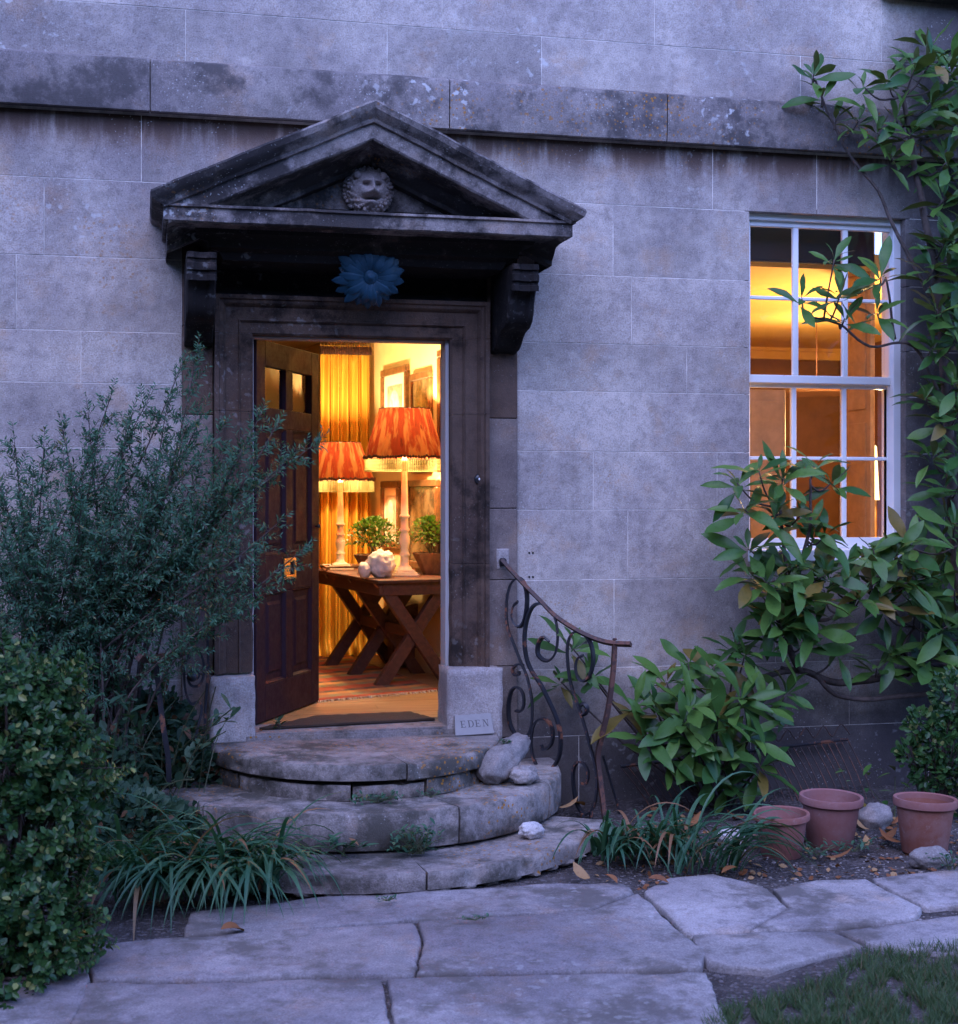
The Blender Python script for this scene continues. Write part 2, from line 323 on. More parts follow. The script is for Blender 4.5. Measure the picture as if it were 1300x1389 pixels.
st = n.math('FRACT', n.math('MULTIPLY', n.math('ADD', s, n.math('MULTIPLY', w, .05)), 5.)); c = n.mix(n.rng(st, .30, .34), (.38, .07, .025), (.24, .20, .10)); c = n.mix(n.rng(st, .55, .6), c, (.50, .24, .07)); c = n.mix(n.rng(st, .78, .82), c, (.10, .07, .05))
zz = n.math('FRACT', n.math('MULTIPLY', n.axis(0, o), 9.)); c = n.mix(n.math('MULTIPLY', n.rng(zz, .4, .6), .4), c, (.36, .10, .04)); n.bsdf(c, .95, n.bump(n.noise(250, 2), .5, .005)); MS['rug'] = n.m
n = NT('lit_lamp_glass'); e = n.n('ShaderNodeEmission', {'Color': (1, .66, .28), 'Strength': 1.3}); n.t.links.new(e.outputs[0], n.out.inputs[0]); MS['lit'] = n.m
n = NT('engraved_slate'); n.bsdf(n.mix(n.noise(30, 4), (.21, .195, .185), (.27, .255, .24)), .7, n.bump(n.noise(150, 3), .2, .003)); MS['slate'] = n.m
MS['letter'] = plain('engraved_letter', (.085, .078, .075), .9)

# ------------------------------------------------------------------ ground and path
def uneven(p, a=.012, s=2.): return a * noise.noise(Vector(p) * s)
mb = MB(); rows = []
gx = [-70, -30, -12, -8] + [i * .125 - 4 for i in range(96)] + [10, 16, 35, 70]; gy = [-90, -40, -15, -9] + [-6 + i * .125 for i in range(52)]
for y in gy + [.7]:
    rows.append([(x, y, (-.012 + .02 * noise.noise(Vector((x * 1.6, y * 1.6, 0))) + .012 * noise.noise(Vector((x * 6, y * 6, 3))) + .05 * max(0, min(1, (y + 1.3) * 1.2)) * max(0, min(1, x - 1.6))) if -6 < y and -4 < x < 8 else -.02) for x in gx])
mb.grid(rows); mb.build('ground', MS['soil'], smooth=True, kind='structure')
def hgt(x, y): return -.012 + .02 * noise.noise(Vector((x * 1.6, y * 1.6, 0))) + .012 * noise.noise(Vector((x * 6, y * 6, 3))) + .05 * max(0, min(1, (y + 1.3) * 1.2)) * max(0, min(1, x - 1.6))
mb = MB(); mb.box(-60, 60, 6.2, 90, -.03, -.02); mb.build('back_garden_ground', MS['lawn'], kind='structure')
path = thing('path', (0, 0, 0), 'irregular grey stone paving below the round steps', 'path'); path['kind'] = 'structure'
flags = [[(255, 1240), (425, 1222), (560, 1212), (700, 1205), (846, 1200), (860, 1212), (800, 1237), (640, 1246), (430, 1261), (250, 1272)],
         [(110, 1285), (250, 1276), (432, 1265), (563, 1256), (573, 1275), (564, 1326), (128, 1335)], [(566, 1255), (640, 1250), (803, 1241), (868, 1217), (925, 1270), (962, 1300), (950, 1318), (567, 1326), (576, 1275)],
         [(872, 1212), (905, 1194), (965, 1188), (1045, 1208), (1070, 1236), (1015, 1266), (932, 1268)],
         [(1182, 1198), (1240, 1189), (1360, 1178), (1370, 1232), (1258, 1234)],
         [(1020, 1269), (1074, 1236), (1052, 1211), (1110, 1200), (1176, 1199), (1252, 1236), (1240, 1250), (1130, 1264)],
         [(110, 1340), (520, 1332), (532, 1430), (80, 1430)], [(526, 1332), (955, 1323), (1010, 1430), (540, 1430)],
         [(-80, 1300), (60, 1286), (104, 1286), (124, 1336), (74, 1430), (-100, 1430)], [(1246, 1252), (1360, 1238), (1370, 1290), (1300, 1300), (1180, 1284), (1140, 1268)], [(936, 1272), (1016, 1270), (1130, 1268), (1172, 1288), (1040, 1320), (962, 1312)]]
for k, pg in enumerate(flags):
    pts = []; m = len(pg)
    for i in range(m):
        a, b = PZ(*pg[i], 0), PZ(*pg[(i + 1) % m], 0); st = max(2, int((b - a).length / .05))
        for j in range(st):
            p = a.lerp(b, j / st); p.x += .014 * noise.noise(p * 3) + .012 * noise.noise(p * 19); p.y += .014 * noise.noise(p * 3 + Vector((5, 5, 5))) + .012 * noise.noise(p * 19 + Vector((2, 2, 2))); pts.append(p)
    zt = .012 + .003 * (k % 3); c = sum(pts, Vector()) / len(pts)
    mb = MB(); rings = []
    for sc_, z in ((1.0, -.04), (1.0, zt - .014), (.992, zt - .003), (.975, zt), (.8, zt), (.5, zt), (.2, zt)):
        rings.append([Vector((c.x + (p.x - c.x) * sc_, c.y + (p.y - c.y) * sc_, z + (uneven(p * sc_, .008, 5) if z > 0 else 0))) for p in pts])
    mb.grid(rings, True); n0 = len(mb.v) - len(pts); mb.f.append(tuple(range(n0, n0 + len(pts))))
    mb.build('flagstone', MS['flag'], path, smooth=True)

# ------------------------------------------------------------------ the house: ashlar wall
house = thing('house', (0, 0, 0), 'old limestone house front with pedimented doorway and sash window', 'house')
DXL, DXR = XP(342), XP(611)                       # door opening
SXL, SXR = XP(247), XP(701)                       # outer edges of the door surround
DC = (DXL + DXR) / 2
FLOOR = .485
DTOP = ZP(470, 457)
WXL, WXR = XP(1017), XP(1228); WZ0, WZ1 = 1.375, ZP(1120, 292)
STR0, STR1 = 3.61, 3.875
wall = MB(); y0, y1 = .0006, .30
for x0, x1, z0, z1 in [(-7, DXL - .02, -.2, 8), (DXR + .02, WXL - .03, -.2, 8), (WXR + .03, 9, -.2, 8), (DXL - .02, DXR + .02, DTOP + .02, 8), (DXL - .02, DXR + .02, -.2, .40), (WXL - .03, WXR + .03, -.2, WZ0 - .03), (WXL - .03, WXR + .03, WZ1 + .03, 8)]:
    wall.box(x0, x1, y0, y1, z0, z1)
wall = wall.build('wall', MS['mortar'], house)
courses = [(-.1, .39, [-.4, .5, 2.3, 3.3, 4.4]), (.39, .754, [-1.5, -.25, .45, 1.95, 2.95, 3.9, 4.6]), (.754, 1.234, [-1.1, -.1, 2.5, 3.45, 4.35]),
           (1.234, 1.612, [-.8, .2, XP(852), 3.4, 4.5]), (1.612, 1.928, [-1.2, -.3, XP(805), 3.1]), (1.928, 2.253, [-.9, 0., XP(855), 4.9]),
           (2.253, 2.513, [-1.5, XP(110), XP(932), 4.75]), (2.513, 2.885, [XP(22), XP(857), 4.6]), (2.885, 3.273, [-1.3, XP(60), XP(832), 4.9]),
           (3.273, 3.61, [-.7, XP(192), XP(967), 3.7, 4.7]), (3.875, 4.16, [-.9, XP(252), 1.25, XP(735), 3.6, 4.6]), (4.16, 4.55, [-1.4, -.2, XP(600), XP(888), 4.1, 4.9]), (4.55, 4.95, [-.5, 1, 2.5, 4.2]), (4.95, 5.4, [0, 1.6, 3.2])]
holes = [(SXL, SXR, -1, 3.06), (WXL, WXR, WZ0, WZ1)]
for z0, z1, js in courses:
    xs = [-2.6] + sorted(js) + [6.4]; segs = [(a, b, z0, z1) for a, b in zip(xs, xs[1:])]
    for hx0, hx1, hz0, hz1 in holes:
        nxt = []
        for a, b, c, d in segs:
            if b <= hx0 or a >= hx1 or d <= hz0 + .02 or c >= hz1 - .02: nxt.append((a, b, c, d)); continue
            if a < hx0 - .03: nxt.append((a, hx0, c, d))
            if b > hx1 + .03: nxt.append((hx1, b, c, d))
            m0, m1 = max(a, hx0), min(b, hx1)
            if c < hz0 - .03 and m1 - m0 > .04: nxt.append((m0, m1, c, hz0))
            if d > hz1 + .03 and m1 - m0 > .04: nxt.append((m0, m1, hz1, d))
        segs = nxt
    for a, b, c, d in segs:
        g = .0017; mb = MB(); mb.box(a + g, b - g, rr(-.0022, -.0004), .07, c + g, d - g)
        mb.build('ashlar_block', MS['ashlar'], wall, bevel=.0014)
band = MB().box(-7, 9, .001, .05, STR0 + .01, STR1 - .01).build('string_course', MS['mortar'], house)
bx = [-2.6, -1.1, XP(204, -.08), XP(610, -.08), XP(905, -.08), 4.3, 6.4]
for a, b in zip(bx, bx[1:]):
    mb = MB(); n_ = 24; rows = []
    for i in range(n_ + 1):
        x = lerp(a + .003, b - .003, i / n_); w = .004 * noise.noise(Vector((x * 5, 1, 1))); q = .006 * noise.noise(Vector((x * 9, 4, 1)))
        rows.append([(x, .04, STR1 + .035), (x, -.03, STR1 + .015 + w), (x, -.082 + q, STR1 - .006 + w), (x, -.088 + w, STR1 - .02), (x, -.084, STR0 + .045 + w), (x, -.078 + w, STR0 + .006 + w), (x, -.066, STR0 + w), (x, -.04, STR0 + .012), (x, .04, STR0 + .014)])
    mb.grid(rows); mb.f += [tuple(range(9)), tuple(range(n_ * 9, n_ * 9 + 9))]
    mb.build('band_stone', MS['band'], band, angle=35)
# ledge of an upper window sill at the top right corner
MB().box(XP(1205, -.1), XP(1380, -.1), -.12, .04, ZP(1250, -6, -.1), ZP(1250, -40, -.1)).build('upper_sill', MS['hood'], house, bevel=.006)
# little pairs of plug holes left in the stone
ph = MB()
for px, py in ((718, 750), (723, 750), (718, 782.5), (723, 782.5)):
    p = PY(px, py, 0); ph.tube([p + V(0, -.0045, 0), p + V(0, .002, 0)], .0055, 8)
ph.build('plug_holes', MS['black'], house)

# ------------------------------------------------------------------ door surround
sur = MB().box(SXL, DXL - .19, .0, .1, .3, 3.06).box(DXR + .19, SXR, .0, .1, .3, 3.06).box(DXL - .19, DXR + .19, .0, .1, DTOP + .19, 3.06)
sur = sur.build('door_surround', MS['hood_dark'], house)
for a, b in ((SXL, DXL - .196), (DXR + .196, SXR)):
    zs = [.40, .78, 1.24, 1.62, 2.10, 2.55, 2.99]
    for z0, z1 in zip(zs, zs[1:]): MB().box(a + .002, b - .002, -.028, .06, z0 + .0015, z1 - .0015).build('pilaster_stone', MS['pilaster'] if z1 < 2.5 else MS['archi'], sur, bevel=.004)
prof = [(-.004, .16), (-.004, -.015), (.006, -.028), (.058, -.032), (.062, -.044), (.068, -.05), (.074, -.044), (.135, -.048), (.142, -.066), (.152, -.078), (.166, -.082), (.172, -.096), (.192, -.096), (.194, -.02)]
PBT = .785
def jamb(side, z0, z1):
    xb = DXL if side < 0 else DXR; rows = []
    m = max(3, int((z1 - z0) / .04))
    for i in range(m + 1):
        z = lerp(z0 + .001, z1 - .001, i / m)
        rows.append([(xb + side * (w + (.006 * noise.noise(Vector((w * 30, z * 9, side))) if z < 1.4 and w < .06 else 0)), y + .004 * noise.noise(Vector((w * 20, z * 5, side * 3))), z) for w, y in prof])
    mb = MB().grid(rows); return mb.build('architrave_stone', MS['archi'], sur, angle=32)
for s_ in (-1, 1):
    for z0, z1 in ((PBT, 1.33), (1.33, 2.12), (2.12, DTOP)): jamb(s_, z0, z1)
rows = []
for i in range(25):
    t = i / 24
    rows.append([(lerp(DXL - w, DXR + w, t), y + .004 * noise.noise(Vector((t * 9, w * 20, 5))), DTOP + w) for w, y in prof])
for xa, xb in ((0, 12), (12, 24)): MB().grid(rows[xa:xb + 1]).build('lintel_stone', MS['archi'], sur, angle=32)
# the jamb corners above DTOP belong to the lintel's mitre; close them with small blocks behind
for s_ in (-1, 1):
    xb = DXL if s_ < 0 else DXR; rows = []
    for z in (DTOP, DTOP + .194):
        rows.append([(xb + s_ * max(w, (z - DTOP)), y, z if w >= (z - DTOP) else z) for w, y in prof])
    MB().grid([[(xb + s_ * w, y, DTOP) for w, y in prof], [(xb + s_ * w, y, DTOP + w) for w, y in prof]]).build('mitre_stone', MS['archi'], sur, angle=32)
for px0, px1, z1, sd in ((286, 347, PBT - .01, -1), (607, 682, PBT, 1)):
    mb = MB(); x0, x1 = XP(px0, -.12), XP(px1, -.12)
    bm = bmesh.new(); bmesh.ops.create_cube(bm, size=1)
    bmesh.ops.subdivide_edges(bm, edges=bm.edges[:], cuts=9, use_grid_fill=True)
    for v in bm.verts:
        q = v.co * 1.0; v.co = Vector((lerp(x0, x1, q.x + .5), lerp(-.125, .12, q.y + .5), lerp(.40, z1, q.z + .5)))
        edge = sum(1 for t in (abs(q.x), abs(q.y), abs(q.z)) if t > .49)
        nz = noise.noise(v.co * 14) * .006 + noise.noise(v.co * 40) * .002
        if edge >= 2:
            c_ = Vector(((x0 + x1) / 2, 0, .6)); v.co += (c_ - v.co) * (.012 + max(0, noise.noise(v.co * 11)) * .05)
        v.co += q * nz * 2
    me = bpy.data.meshes.new('plinth_block'); bm.to_mesh(me); bm.free(); me.materials.append(MS['plinth']); me.shade_smooth()
    put(bpy.data.objects.new('plinth_block', me), sur)
# wooden frame in the reveal and the threshold
fr_ = MB().box(DXR - .022, DXR + .003, .02, .15, .47, DTOP).box(DXL - .003, DXL + .012, .05, .15, .47, DTOP).box(DXL, DXR - .022, .05, .15, DTOP - .012, DTOP + .003)
fr_.build('door_frame', paint_mat('grey_frame_paint', (.40, .38, .37), (.2, .17, .15), .5, .02), house, bevel=.003)
MB().box(DXL - .05, DXR + .05, -.13, .22, .38, FLOOR).build('threshold', MS['step'], house, bevel=.012, seg=2)
p = PY(651, 650, -.05)
bell = MB().lathe([(0, 0), (.030, 0), (.030, .010), (.022, .017), (0, .017)], seg=20, M=Matrix.Translation(p + V(0, .006, 0)) @ Matrix.Rotation(pi / 2, 4, 'X')).build('doorbell', MS['black'], house, smooth=True)
MB().lathe([(.010, .015), (.009, .023), (.005, .026), (0, .027)], seg=16, M=Matrix.Translation(p + V(0, .006, 0)) @ Matrix.Rotation(pi / 2, 4, 'X')).build('bell_push', MS['white'], bell, smooth=True)
# square patch of mortar with the socket of the handrail
p = PY(682, 757, -.03); MB().box(p.x - .035, p.x + .035, -.033, .0, p.z - .06, p.z + .05).build('repair_patch', MS['plinth'], sur, bevel=.004)

# ------------------------------------------------------------------ pedimented hood
HP = .60                                                   # projection of the corona
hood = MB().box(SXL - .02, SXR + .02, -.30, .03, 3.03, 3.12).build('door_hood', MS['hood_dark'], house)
CX = (PY(222, 287, -HP).x + PY(777, 312, -HP).x) / 2
CW = (PY(777, 312, -HP).x - PY(222, 287, -HP).x) / 2
CZ = (PY(222, 277, -HP).z + PY(777, 303, -HP).z) / 2        # top of the corona fascia
def run_h(prof, name, mat, ang=30, nseg=40):
    rows = []
    for k in range(nseg + 1 + 8):
        row = []
        for w, z in prof:
            ww = w - HP
            if k < 4: x, y = CX - CW - ww, -lerp(-.02, w, k / 4)
            elif k > nseg + 4: x, y = CX + CW + ww, -lerp(w, -.02, (k - nseg - 4) / 4)
            else: x, y = lerp(CX - CW - ww, CX + CW + ww, (k - 4) / nseg), -w
            wear = .005 * noise.noise(Vector((x * 7, y * 7, z * 9))) + .008 * max(0, noise.noise(Vector((x * 16, 3, z * 5))) - .25)
            row.append((x, y + wear, z + wear * .8))
        rows.append(row)
    return MB().grid(rows).build(name, mat, hood, angle=ang)
run_h([(.10, CZ + .012), (HP + .012, CZ + .008), (HP + .014, CZ - .004), (HP, CZ - .01), (HP, CZ - .068), (HP - .012, CZ - .075), (HP - .03, CZ - .068), (.44, CZ - .072)], 'cornice', MS['hood'])
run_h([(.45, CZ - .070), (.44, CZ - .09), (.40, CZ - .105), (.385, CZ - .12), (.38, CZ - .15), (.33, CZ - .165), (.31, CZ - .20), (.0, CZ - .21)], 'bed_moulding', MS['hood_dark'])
# raking cornices: profile (drop below the top edge measured square to the slope, projection)
AP = PY(509, 134, -HP - .08); TL = PY(204, 259, -HP - .08); TR = PY(796, 282, -HP - .08)
HW = (TR.x - TL.x) / 2; RX = (TR.x + TL.x) / 2; RISE = AP.z - (TL.z + TR.z) / 2 
ALF = math.atan2(RISE, HW)
rp = [(-.012, .05), (-.004, HP + .03), (.0, HP + .078), (.010, HP + .082), (.018, HP + .078), (.034, HP + .072), (.052, HP + .052), (.068, HP + .026), (.076, HP + .022), (.084, HP + .018), (.086, HP - .004), (.092, HP - .002), (.150, HP - .004), (.158, HP - .012), (.160, HP - .10), (.165, .42), (.172, .40), (.19, .385), (.205, .36), (.215, .34), (.235, .335), (.24, .27)]
def rake_row(side, k, n_):
    row = []
    for d, w in rp:
        ext = (w - (HP + .08)); ze_x = HW + min(0, ext) * 1.0
        if d > .155: ze_x = HW - .08
        drop = d / cos(ALF)
        if k <= n_:
            t = k / n_; x = ze_x * t; y = -w
        else:
            x = ze_x; y = -lerp(w, -.02, (k - n_) / 4)
        z = AP.z - drop - abs(x) * math.tan(ALF)
        wear = .006 * noise.noise(Vector((x * side * 6, y * 6, z * 6))) + .004 * noise.noise(Vector((x * side * 22, y * 9, z * 22)))
        row.append((RX + side * x, y + wear, z + wear))
    return row
for s_ in (-1, 1):
    MB().grid([rake_row(s_, k, 30) for k in range(35)]).build('raking_cornice', MS['hood'], hood, angle=28)
# tympanum
zt = CZ + .0; MB().prism([(RX - HW + .1, zt - .05), (RX + HW - .1, zt - .05), (RX + .0, AP.z - .14)], -.275, .02).build('tympanum', MS['tymp'], hood)
# consoles
cp = [(0.02, 0), (.50, 0), (.505, -.028), (.49, -.034), (.49, -.046), (.505, -.052), (.505, -.085), (.488, -.092), (.488, -.102), (.50, -.108), (.50, -.135), (.455, -.145), (.425, -.19), (.41, -.24), (.40, -.29), (.375, -.335), (.33, -.365), (.28, -.375), (.24, -.385), (.20, -.41), (.16, -.45), (.12, -.475), (.07, -.485), (.02, -.50)]
CT = CZ - .195
for x0, x1, mt in ((SXL + .010, SXL + .150, 'hood_dark'), (SXR - .150, SXR - .012, 'hood_dark')):
    mb = MB(); m = len(cp); rows = []
    for i, (xx, ins) in enumerate(((x0, .012), (x0 + .008, 0), (x0 + .03, 0), (x0 + .045, .012), (x1 - .045, .012), (x1 - .03, 0), (x1 - .008, 0), (x1, .012))):
        rows.append([(xx, -max(.0, w - ins), CT + z * (.82 if z < -.14 else 1)) for w, z in cp])
    mb.grid(rows); mb.f += [tuple(range(m)), tuple(range(7 * m, 8 * m))]
    mb.build('console_bracket', MS[mt], hood, angle=30)

# lion mask in the tympanum
LC = PY(504, 253, -.42); LR = .118
mb = MB(); rows = []
def lion(dx, dz):                                           # relief height of the face over the disc
    r = sqrt(dx * dx + dz * dz); dx = dx - .10 * (1 - r); h = .62 * sqrt(max(0, 1 - min(1, r) ** 2))
    g = lambda cx, cz, sx, sz, a: a * math.exp(-((dx - cx) / sx) ** 2 - ((dz - cz) / sz) ** 2)
    h += g(0, .30, .34, .24, .12) + g(0, .02, .11, .30, .17) + g(0, -.10, .16, .10, .14)          # brow, bridge, nose
    h += g(-.17, -.22, .16, .13, .20) + g(.17, -.22, .16, .13, .20) + g(0, -.58, .22, .14, .20)   # muzzle pads, chin
    h -= g(-.26, .14, .13, .085, .30) + g(.26, .14, .13, .085, .30)                               # eye sockets
    h += g(-.26, .13, .05, .045, .12) + g(.26, .13, .05, .045, .12) + g(-.27, .25, .16, .05, .09) + g(.27, .25, .16, .05, .09)
    h -= g(0, -.40, .30, .085, .55) + g(-.06, -.08, .03, .03, .10) + g(.06, -.08, .03, .03, .10)
    h += g(-.42, -.05, .16, .2, .08) + g(.42, -.05, .16, .2, .08)
    if r > .62:
        a = atan2(dz, dx); h += .10 * (r - .62) / .3 * (sin(a * 17 + r * 22) + .7 * sin(a * 29 - r * 30)) * min(1, (1.05 - r) * 6)
    return h
for i in range(34):
    r = (i / 33) ** .9 * 1.0; rows.append([(LC.x + LR * r * cos(2 * pi * k / 90), LC.y + .11 - LR * 1.35 * lion(r * cos(2 * pi * k / 90), r * sin(2 * pi * k / 90)), LC.z + LR * 1.02 * r * sin(2 * pi * k / 90)) for k in range(90)])
rows.append([(LC.x + LR * .9 * cos(2 * pi * k / 90), LC.y + .16, LC.z + LR * .9 * sin(2 * pi * k / 90)) for k in range(90)])
mb.grid(rows, True)
for ring, cnt, rad in ((.99, 38, .115), (.88, 34, .10), (.78, 26, .075)):
    for k in range(cnt):
        a = 2 * pi * (k + ring) / cnt + rr(-.05, .05)
        if ring < .75 and -2.6 < a - pi < -.2 and False: continue
        hh = lion(ring * cos(a), ring * sin(a))
        mb.blob((LC.x + LR * ring * cos(a), LC.y + .115 - LR * (hh * 1.3), LC.z + LR * ring * sin(a)), LR * rad, 1, .2, 3, k, (.75 + .5 * abs(cos(a)), .8, .75 + .5 * abs(sin(a))))
for sx in (-1, 1): mb.blob((LC.x + sx * LR * .55, LC.y + .03, LC.z + LR * .52), LR * .17, 2, .1, 2, 3, (1, .6, 1))
mb.build('lion_mask', MS['lion'], hood, smooth=True)

# blue rosette hung under the hood
RC = PY(502, 374, -.30)
ros = thing('rosette', RC, 'chipped blue painted metal rosette of petals hanging under the door hood', 'ornament')
RM = Matrix.Rotation(radians(112), 4, 'X')
def petal_mesh(L, w, cup):
    rows = []
    for i in range(9):
        t = i / 8; ww = w * (sin(pi * min(1, .16 + t * .84)) ** .6) * (.45 + .75 * t) if t < 1 else .0
        ww = max(ww, .0006); y = .028 + t * L; z = .016 + cup * sin(t * pi * .9) - .035 * t * t
        rows.append([(-ww, y, z - .006), (-ww * .5, y, z + .003), (0, y, z - .004 if t > .2 else z), (ww * .5, y, z + .003), (ww, y, z - .006)])
    mb = MB().grid(rows); n = len(mb.v)
    mb.grid([[Vector(p) - Vector((0, 0, .005)) for p in r] for r in rows]); return mb.mesh('petal', MS['blue'], smooth=True)
pm1, pm2 = petal_mesh(.150, .030, .016), petal_mesh(.122, .026, .026)
for k in range(18):
    for pm, off, dz in ((pm1, 0, 0), (pm2, .5, .008)):
        o = bpy.data.objects.new('petal', pm); a = 2 * pi * (k + off) / 18
        o.matrix_local = RM @ Matrix.Rotation(a, 4, 'Z') @ Matrix.Translation((0, 0, dz + rr(-.003, .003))) @ Matrix.Rotation(rr(-.08, .08), 4, 'X') @ Matrix.Diagonal((1, rr(.88, 1.08), 1, 1))
        put(o, ros, local=True)
me = MB().lathe([(.036, .0), (.036, .03), (.030, .036), (.022, .034), (.018, .042), (.010, .045), (0, .046)], seg=24).blob((0, 0, .04), .012, 2, .3, 6).mesh('boss', MS['blue'], smooth=True)
o = bpy.data.objects.new('boss', me); o.matrix_local = RM; put(o, ros, local=True)
me = MB().tube([(0, .0, .0), (0, .06, .0), (0, .10, .03), (0, .11, .20)], .007, 6).mesh('hanging_rod', MS['iron']); put(bpy.data.objects.new('hanging_rod', me), ros, local=True)

# ------------------------------------------------------------------ front door, open inwards
DW, DH = .90, DTOP - FLOOR - .012
door = thing('front_door', (DXL + .012, .13, FLOOR + .008), '', '')
for k_ in ('label', 'category'):
    if k_ in door: del door[k_]
door.parent = house; door.rotation_euler = (0, 0, radians(62)); TKN = .045
def dpart(name, x0, x1, z0, z1, mat='door', y0=-TKN / 2, y1=TKN / 2, bev=.003, parent=None):
    me = MB().box(x0, x1, y0, y1, z0, z1).mesh(name, MS[mat], bevel=bev); return put(bpy.data.objects.new(name, me), parent or door, local=True)
SW = .115; MX0, MX1 = DW / 2 - .05, DW / 2 + .05
zb = [0, .19, .675, .875, 1.56, 1.665, 1.885, DH]            # bottom rail, lower panel, lock rail, upper panel, rail, panes, top rail
dpart('stile', 0, SW, 0, DH); dpart('stile', DW - SW, DW, 0, DH)
for z0, z1 in ((zb[0], zb[1]), (zb[2], zb[3]), (zb[4], zb[5]), (zb[6], zb[7])): dpart('rail', SW + .001, DW - SW - .001, z0, z1)
for z0, z1 in ((zb[1], zb[2]), (zb[3], zb[4]), (zb[5], zb[6])): dpart('muntin', MX0, MX1, z0 + .001, z1 - .001)
for x0, x1 in ((SW, MX0), (MX1, DW - SW)):
    for z0, z1 in ((zb[1], zb[2]), (zb[3], zb[4])):
        b_ = .016; rows = []
        for ins, y in ((0, -.018), (.004, -.022), (.018, -.006), (.05, -.006), (.066, -.014)):
            rows.append([(x0 + ins, y, z0 + ins), (x1 - ins, y, z0 + ins), (x1 - ins, y, z1 - ins), (x0 + ins, y, z1 - ins)])
        mb = MB().grid(rows, True); mb.f.append((16, 17, 18, 19)); mb.box(x0, x1, .004, .012, z0, z1)
        put(bpy.data.objects.new('door_panel', mb.mesh('door_panel', MS['door'])), door, local=True)
    dpart('pane', x0 + .002, x1 - .002, zb[5] + .002, zb[6] - .002, 'glass', -.002, .002, 0)
lp = MB()
for b in ((.36, .53, .735, .757), (.36, .53, .83, .852), (.36, .385, .757, .83), (.505, .53, .757, .83)): lp.box(b[0], b[1], -TKN / 2 - .009, -TKN / 2 - .001, b[2], b[3])
lp.box(.39, .45, -TKN / 2 - .006, -TKN / 2 - .001, .76, .826)
put(bpy.data.objects.new('letter_plate', lp.mesh('letter_plate', MS['brass'], bevel=.0015)), door, local=True)
dpart('lock_plate', DW - .001, DW + .002, .74, .86, 'brass', -.012, .012, .0005)
kn = MB().lathe([(.0, .03), (.010, .029), (.013, .022), (.010, .015), (.006, .012), (.006, 0)], seg=16, M=Matrix.Translation((DW - .06, -TKN / 2, 1.02)) @ Matrix.Rotation(pi / 2, 4, 'X'))
put(bpy.data.objects.new('door_knob', kn.mesh('door_knob', MS['black'], smooth=True)), door, local=True)

# ------------------------------------------------------------------ sash window
win = MB(); FY = .075
win.box(WXL - .03, WXL + .02, FY - .02, FY + .12, WZ0, WZ1).box(WXR - .042, WXR + .03, FY - .02, FY + .12, WZ0, WZ1).box(WXL + .02, WXR - .042, FY - .02, FY + .12, WZ1 - .03, WZ1 + .03)
win = win.build('sash_window', MS['white'], house, bevel=.003)
MB().box(WXL - .01, WXR + .01, -.05, .18, WZ0 - .055, WZ0 + .012).build('window_sill', MS['white'], win, bevel=.006)
def zw(py, Y): return ZP(1120, py, Y)
YU, YL = FY + .03, FY + .075
gx_u = [(WXL + .02, XP(1016.5, YU)), (XP(1073, YU), XP(1084, YU)), (XP(1140, YU), XP(1151, YU)), (XP(1206, YU), WXR - .042)]
for nm, Y, z0, z1, zt_ in (('upper', YU, zw(521, YU), WZ1 - .03, 407), ('lower', YL, WZ0 + .012, zw(519, YL), 622)):
    xs = [(a, b) for a, b in gx_u] if nm == 'upper' else [(WXL + .02, XP(1016, YL)), (XP(1071, YL), XP(1081, YL)), (XP(1139, YL), XP(1149, YL)), (XP(1207, YL), WXR - .042)]
    rb, rt_ = (.045, .03) if nm == 'upper' else (.06, .035)
    for i, (a, b) in enumerate(xs):
        if i in (0, 3): MB().box(a, b, Y - .018, Y + .018, z0, z1).build('sash_stile', MS['white'], win, bevel=.003)
    a, b = xs[0][1], xs[3][0]
    MB().box(a, b, Y - .0185, Y + .0185, z0, z0 + rb).build('meeting_rail' if nm == 'upper' else 'bottom_rail', MS['white'], win, bevel=.003)
    MB().box(a, b, Y - .0185, Y + .0185, z1 - rt_, z1).build('top_rail' if nm == 'upper' else 'meeting_rail', MS['white'], win, bevel=.003)
    for (c, d) in xs[1:3]: MB().box(lerp(c, d, .18), lerp(c, d, .82), Y - .016, Y + .016, z0 + rb, z1 - rt_).build('glazing_bar', MS['white'], win, bevel=.004)
    zm = zw(zt_, Y)
    cols = [xs[0][1], lerp(*xs[1], .18), lerp(*xs[1], .82), lerp(*xs[2], .18), lerp(*xs[2], .82), xs[3][0]]
    for k in (0, 2, 4):
        MB().box(cols[k], cols[k + 1], Y - .0155, Y + .0155, zm - .010, zm + .010).build('glazing_bar', MS['white'], win, bevel=.004)
        for q0, q1 in ((z0 + rb, zm - .010), (zm + .010, z1 - rt_)):
            me = MB().add([(cols[k], Y, q0), (cols[k + 1], Y + rr(-.0006, .0006), q0), (cols[k + 1], Y + rr(-.0012, .0012), q1), (cols[k], Y + rr(-.0012, .0012), q1)], [(0, 1, 2, 3)]).build('glass_pane', MS['glass'], win)

